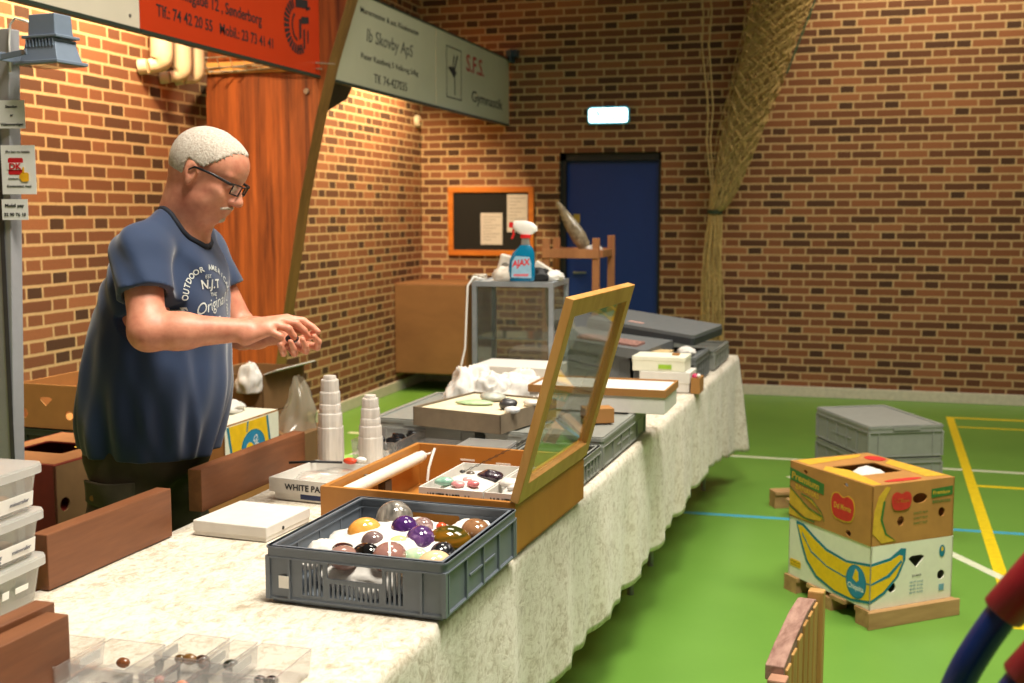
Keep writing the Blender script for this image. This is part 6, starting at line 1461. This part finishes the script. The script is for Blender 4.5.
def slab(label, base_, tip, w, th):
    mb = MB(); b_, t_ = Vector(base_), Vector(tip); ax = (t_ - b_); L = ax.length; ax.normalize(); sd = ax.cross(Vector((0, 1, 0))).normalized(); fw = Vector((0, 1, 0))
    prof = [(0, .22), (.10, .75), (.30, 1.0), (.55, .85), (.8, .5), (.95, .3), (1, .12)]; vs = []; fs = []; n = 10
    for s_, k in prof:
        for q in range(n):
            a = 2 * PI * q / n; j = 1 + .15 * noise.noise(Vector((s_ * 4, q, 0)))
            vs.append(tuple(b_ + ax * (s_ * L) + sd * (w * k * j * math.cos(a)) + fw * (th * k * j * math.sin(a))))
    for i in range(len(prof) - 1):
        for q in range(n): a_, b2 = i * n + q, i * n + (q + 1) % n; fs.append((a_, b2, b2 + n, a_ + n))
    fs.append(tuple(reversed(range(n)))); fs.append(tuple(range((len(prof) - 1) * n, len(prof) * n))); mb.add(vs, fs)
    return obj('stone_slab', mb, slabm, label=label, category='stone', smooth='auto')
slab('long pointed grey-brown stone slab standing tilted on the wooden rack', (-1.565, 7.10, 1.325), (-1.765, 7.12, 1.63), .05, .028)
slab('brown-grey pointed slab leaning low behind the small glass cabinet', (-1.46, 6.2, .755), (-1.60, 6.25, 1.20), .085, .03)
crumple('white_paper', 'white crumpled paper on the shelf of the wooden rack', (-1.52, 7.08, 1.318), (.05, .06, .03), 81, amp=.3, cat='paper')

# ================================================================== cartons behind the man
hc = carton('brown_carton', 'open brown carton with round holes behind the lamp stand at the left', (-2.93, 4.02, .725), math.radians(-2), .38, .44, .172, card, True, [('front', -.052, .105, -.03, .018), ('front', .055, .055, .018, .018), ('front', -.155, .055, .016, .018)], group='cartons behind the man')
dg = plain('bottle_green', rgb(36, 52, 40), .5)
ribs_crate('green_crate', 'dark green plastic crate under the open brown carton behind the lamp stand', (-2.93, 4.02, .585), math.radians(-2), .40, .46, .135, dg, False, cat='crate')
for k in range(2):
    carton('brown_carton', ('lowest brown carton of the stack behind the lamp stand', 'brown carton below the dark green crate behind the lamp stand')[k], (-2.93, 4.02, .0 + .292 * k), math.radians(-2), .40, .46, .284, card_d, False, group='cartons behind the man')
redc = plain('carton_red', rgb(118, 34, 22), .6)
for k in range(3):
    r = carton('red_carton', ('bottom red carton of the stack left of the man', 'middle red carton of the stack left of the man', 'topmost red carton with a yellow printed lid left of the man')[k], (-2.49, 3.22, .002 + .264 * k), math.radians(-3), .36, .46, .256, redc, False, [('right', -.19, .13, .022, .022), ('right', -.03, .165, .014, .010)], sidem=card_d, group='red cartons left of the man', lidhole=(k == 2))
    if k == 2:
        mb = MB(); mb.M = Matrix.Translation((0, 0, .2605)); mb.panel([(-.17, -.22), (.17, -.22), (.17, .22), (-.17, .22)], [rrect(-.112, .082, -.082, .082, .012)], .0008); obj('lid_print', mb, plain('lid_tan', rgb(140, 92, 50), .7), r)
        for q in range(5):
            mb = MB(); mb.M = Matrix.Translation((0, 0, .2615 + .0001 * q)); a = [(.10 + .055 * math.cos(t_), .02 + q * .035 + .03 * math.sin(t_)) for t_ in [PI * .1 * j for j in range(11)]]; b = [(.10 + .042 * math.cos(t_), .012 + q * .035 + .024 * math.sin(t_)) for t_ in [PI * .1 * j for j in range(10, -1, -1)]]; mb.prism(a + b, 0, .0006); obj('banana_drawing', mb, ylw2, r)
bxb = carton('brown_carton', 'low light brown carton between the red stack and the man', (-2.19, 3.54, 0), .1, .22, .26, .62, card, False, group='cartons behind the man')
# stack right of the man: white-yellow banana carton etc.
sa = math.radians(-1.5)
for k in range(3):
    r = carton('banana_carton', ('bottom banana carton behind the man, hidden low', 'middle banana carton behind the man', 'banana carton with yellow band and blue oval, right behind the man')[k], (-2.345, 3.95, .0 + .261 * k), sa, .34, .40, .256, card, False, [('front', .04, .06, .016, .012)], group='banana cartons behind the man')
    if k == 2:
        decal('white_field', r, 'right', .34, .40, [[(-.199, .0), (.199, .0), (.199, .255), (-.199, .255)]], cream_c, .0010)
        decal('teal_line', r, 'right', .34, .40, [[(-.150, .0), (-.134, .0), (-.145, .12), (-.172, .252), (-.188, .252), (-.158, .12)], [(.135, .0), (.150, .0), (.140, .10), (.115, .252), (.100, .252), (.127, .10)]], teal, .0022)
        decal('yellow_band', r, 'right', .34, .40, [[(-.134, .0), (.135, .0), (.127, .10), (.100, .252), (-.172, .252), (-.145, .12)]], yel, .0018)
        decal('oval_seal', r, 'right', .34, .40, [ellpts(.0, .150, .088, .066, 26)], teal, .0028); decal('seal_rim', r, 'right', .34, .40, [ellpts(.0, .150, .080, .059, 26)], MATS['seal_blue'], .0036)
        decal('seal_figure', r, 'right', .34, .40, [ellpts(-.03, .145, .028, .026, 12)], yel, .0044); dtext('brand_word', r, 'right', .34, .40, 'Chiquita', white_lbl, -.01, .07, .155, .034, .0046, rot=-1.0)
        decal('teal_line', r, 'right', .34, .40, [[(-.012, .03), (-.006, .03), (-.004, .085), (-.012, .085)], [(-.05, .215), (-.044, .212), (-.03, .252), (-.042, .252)]], teal, .0024); decal('hand_hole', r, 'right', .34, .40, [ellpts(-.01, .03, .032, .012, 12)], black_hole, .0026)
        mb = MB(); mb.box(-.168, .168, -.198, .198, .2605, .2615); obj('white_lid', mb, cream_c, r)
ob = carton('brown_carton', 'open brown carton with tissue behind the yellow-banded banana carton', (-2.55, 4.66, .70), math.radians(-3), .30, .36, .165, card_d, True, group='cartons behind the man')
for sx, a_ in ((1, .35), (-1, -.6)):
    mb = MB(); mb.M = Matrix.Translation((sx * .148, 0, .165)) @ Matrix.Rotation(sx * a_ * -1, 4, 'Y'); mb.box(*sorted((0, sx * .07)), -.17, .17, 0, .004); obj('flap', mb, white_card if sx > 0 else card_d, ob)
carton('brown_carton', 'tall plain carton under the open brown carton behind the man', (-2.55, 4.66, .0), math.radians(-3), .32, .38, .69, card_d, False, group='cartons behind the man')
crumple('tissue_paper', 'white tissue spilling from the open carton behind the man', (-2.47, 4.46, .79), (.055, .05, .08), 91, amp=.5)
crumple('tissue_paper', 'white tissue lying on the banana carton right behind the man', (-2.34, 4.02, .785), (.07, .09, .028), 92, amp=.5)
rb_ = carton('brown_carton', 'plain brown carton with two dark holes under the plastic bag behind the planks', (-2.23, 4.42, .34), math.radians(-3), .20, .30, .31, card_d, False, [('right', .02, .26, .018, .014), ('right', .075, .215, .012, .018)], group='cartons behind the man')
carton('brown_carton', 'supporting carton on the floor under the holed brown carton', (-2.23, 4.42, .0), math.radians(-3), .22, .32, .33, card_d, False, group='cartons behind the man')
# plastic bag
mb = MB(); n, m_ = 36, 20; vs = []; fs = []
for j in range(m_ + 1):
    s_ = j / m_; z = .215 * s_; r0 = .085 * (1 - .72 * s_ ** 1.4)
    for k in range(n):
        a = 2 * PI * k / n; q = noise.noise(Vector((math.cos(a) * 1.6, math.sin(a) * 1.6, s_ * 2.5 + 3))); rr = r0 * (1 + .45 * q + .12 * math.sin(a * 7 + s_ * 3)); vs.append((rr * math.cos(a) * .9 + .02 * s_, rr * math.sin(a) * 1.05, z * (1 + .15 * q * s_)))
for j in range(m_):
    for k in range(n): a_, b_ = j * n + k, j * n + (k + 1) % n; fs.append((a_, b_, b_ + n, a_ + n))
mb.add(vs, fs); o = obj('plastic_bag', mb, clear('bag_film', (.92, .9, .84, 1), .38, .18, (.74, .70, .58, 1)), smooth=True, label='crumpled translucent plastic bag standing on the holed brown carton', category='plastic bag'); o.location = (-2.23, 4.42, .655)

# ================================================================== right foreground
ht = thing('hand_truck', 'blue tubular hand truck with dark red grips at the bottom right corner', 'hand truck', (.22, 1.62, 0)); HTS = Vector((.026, 0, .004))
navy = plain('truck_blue', rgb(10, 40, 100), .3, .1, var=.05); mar = plain('grip_red', rgb(140, 20, 34), .4, var=.06)
def bez(P, n=10):
    out = []
    for i in range(len(P) - 1):
        p0, p1, p2, p3 = [Vector(P[min(max(i + k - 1, 0), len(P) - 1)]) for k in range(4)]
        for j in range(n): t = j / n; out.append(tuple(.5 * ((2 * p1) + (-p0 + p2) * t + (2 * p0 - 5 * p1 + 4 * p2 - p3) * t * t + (-p0 + 3 * p1 - 3 * p2 + p3) * t ** 3)))
    out.append(tuple(P[-1])); return out
def rail(dx, dy):
    mb = MB(); mb.tube([(x + dx, y + dy, z) for x, y, z in bez([(.175, 1.50, 1.078), (.150, 1.50, 1.035), (.128, 1.50, .990), (.115, 1.51, .945), (.112, 1.55, .88), (.118, 1.62, .60), (.12, 1.66, .12)], 8)], .0195, 16); return mb
obj('side_rail', rel(rail(0, 0), ht), navy, ht, smooth=True); obj('side_rail', rel(rail(.245, -.20), ht), navy, ht, smooth=True) if 0 else None
def grip(p, q): mb = MB(); a, b = Vector(p), Vector(q); mb.tube([a, a.lerp(b, .02), a.lerp(b, .5), b], [.024, .0265, .0265, .0265], 18); return mb
g0 = Vector((.167, 1.50, 1.066)); gd = Vector((.068, 0, .098))
obj('hand_grip', rel(grip(g0, g0 + gd * 1.5), ht), mar, ht, smooth='auto', label='dark red grip')
off = Vector((.012, -.10, -.045))
mb = MB(); mb.tube([tuple(Vector(p) + off) for p in bez([(.175, 1.50, 1.078), (.150, 1.50, 1.035), (.128, 1.50, .990), (.115, 1.51, .945), (.112, 1.55, .88), (.118, 1.62, .60), (.12, 1.74, .24)], 8)], .0195, 16); obj('side_rail', rel(mb, ht), navy, ht, smooth=True)
obj('hand_grip', rel(grip(g0 + off, g0 + off + gd * 1.5), ht), mar, ht, smooth='auto', label='dark red grip')
mb = MB(); mb.tube([(.118, 1.62, .60), (.162, 1.54, .50)], .012, 10); mb.tube([(.12, 1.655, .16), (.166, 1.63, .14)], .012, 10); obj('cross_bar', rel(mb, ht), navy, ht, smooth='auto')
mb = MB(); mb.box(.04, .28, 1.62, 1.90, .0, .012); obj('toe_plate', rel(mb, ht), navy, ht)
for x in (.05, .245):
    mb = MB(); mb.M = wall_M((x, 1.55, .11), (0, 1, 0), (0, 0, 1)); mb.lathe([(.0, -.02), (.06, -.02), (.10, -.024), (.11, 0), (.10, .024), (.06, .02), (.0, .02)], 24); obj('wheel', rel(mb, ht), blk, ht, smooth='auto')
ht.location = Vector(ht.location) + HTS
# wooden crate seen end-on at the bottom
wc2 = thing('slatted_chair', 'weathered wooden backrest with vertical slats standing at the bottom right of the cloth', 'chair', (-.078, 2.95, 0), math.radians(-8))
rw = wood('weathered', rgb(110, 74, 62), rgb(176, 140, 124), 'Y', 18, .8, .25); pw2 = wood('slat_pine', rgb(150, 104, 50), rgb(190, 148, 84), 'Z', 8, .6, .08)
mb = MB(); P = [(0, .522), (.10, .540), (.28, .560), (.40, .558), (.43, .55), (.43, .515), (.40, .52), (.28, .522), (.10, .50), (0, .485)]
mb.M = wall_M((-.02, -.30, 0), (0, 1, 0), (0, 0, 1)); mb.prism([(y, z) for y, z in P], -.020, .024); obj('top_rail', mb, rw, wc2, bevel=.003)
for k in range(6):
    mb = MB(); y = -.285 + k * .072; mb.box(-.012, .010, y, y + .05, .06, .51 + .035 * min(1, k / 3)); obj('slat', mb, pw2, wc2, bevel=.003)
mb = MB(); mb.box(-.026, .016, -.345, -.30, 0, .505); obj('post', mb, plain('post_pinkish', rgb(170, 124, 98), .7, var=.1), wc2, bevel=.004)
mb = MB(); mb.box(-.02, .022, .13, .165, 0, .57); obj('post', mb, pw2, wc2, bevel=.004)
mb = MB(); mb.box(-.02, .02, -.30, .13, .06, .11); obj('bottom_rail', mb, pw2, wc2)
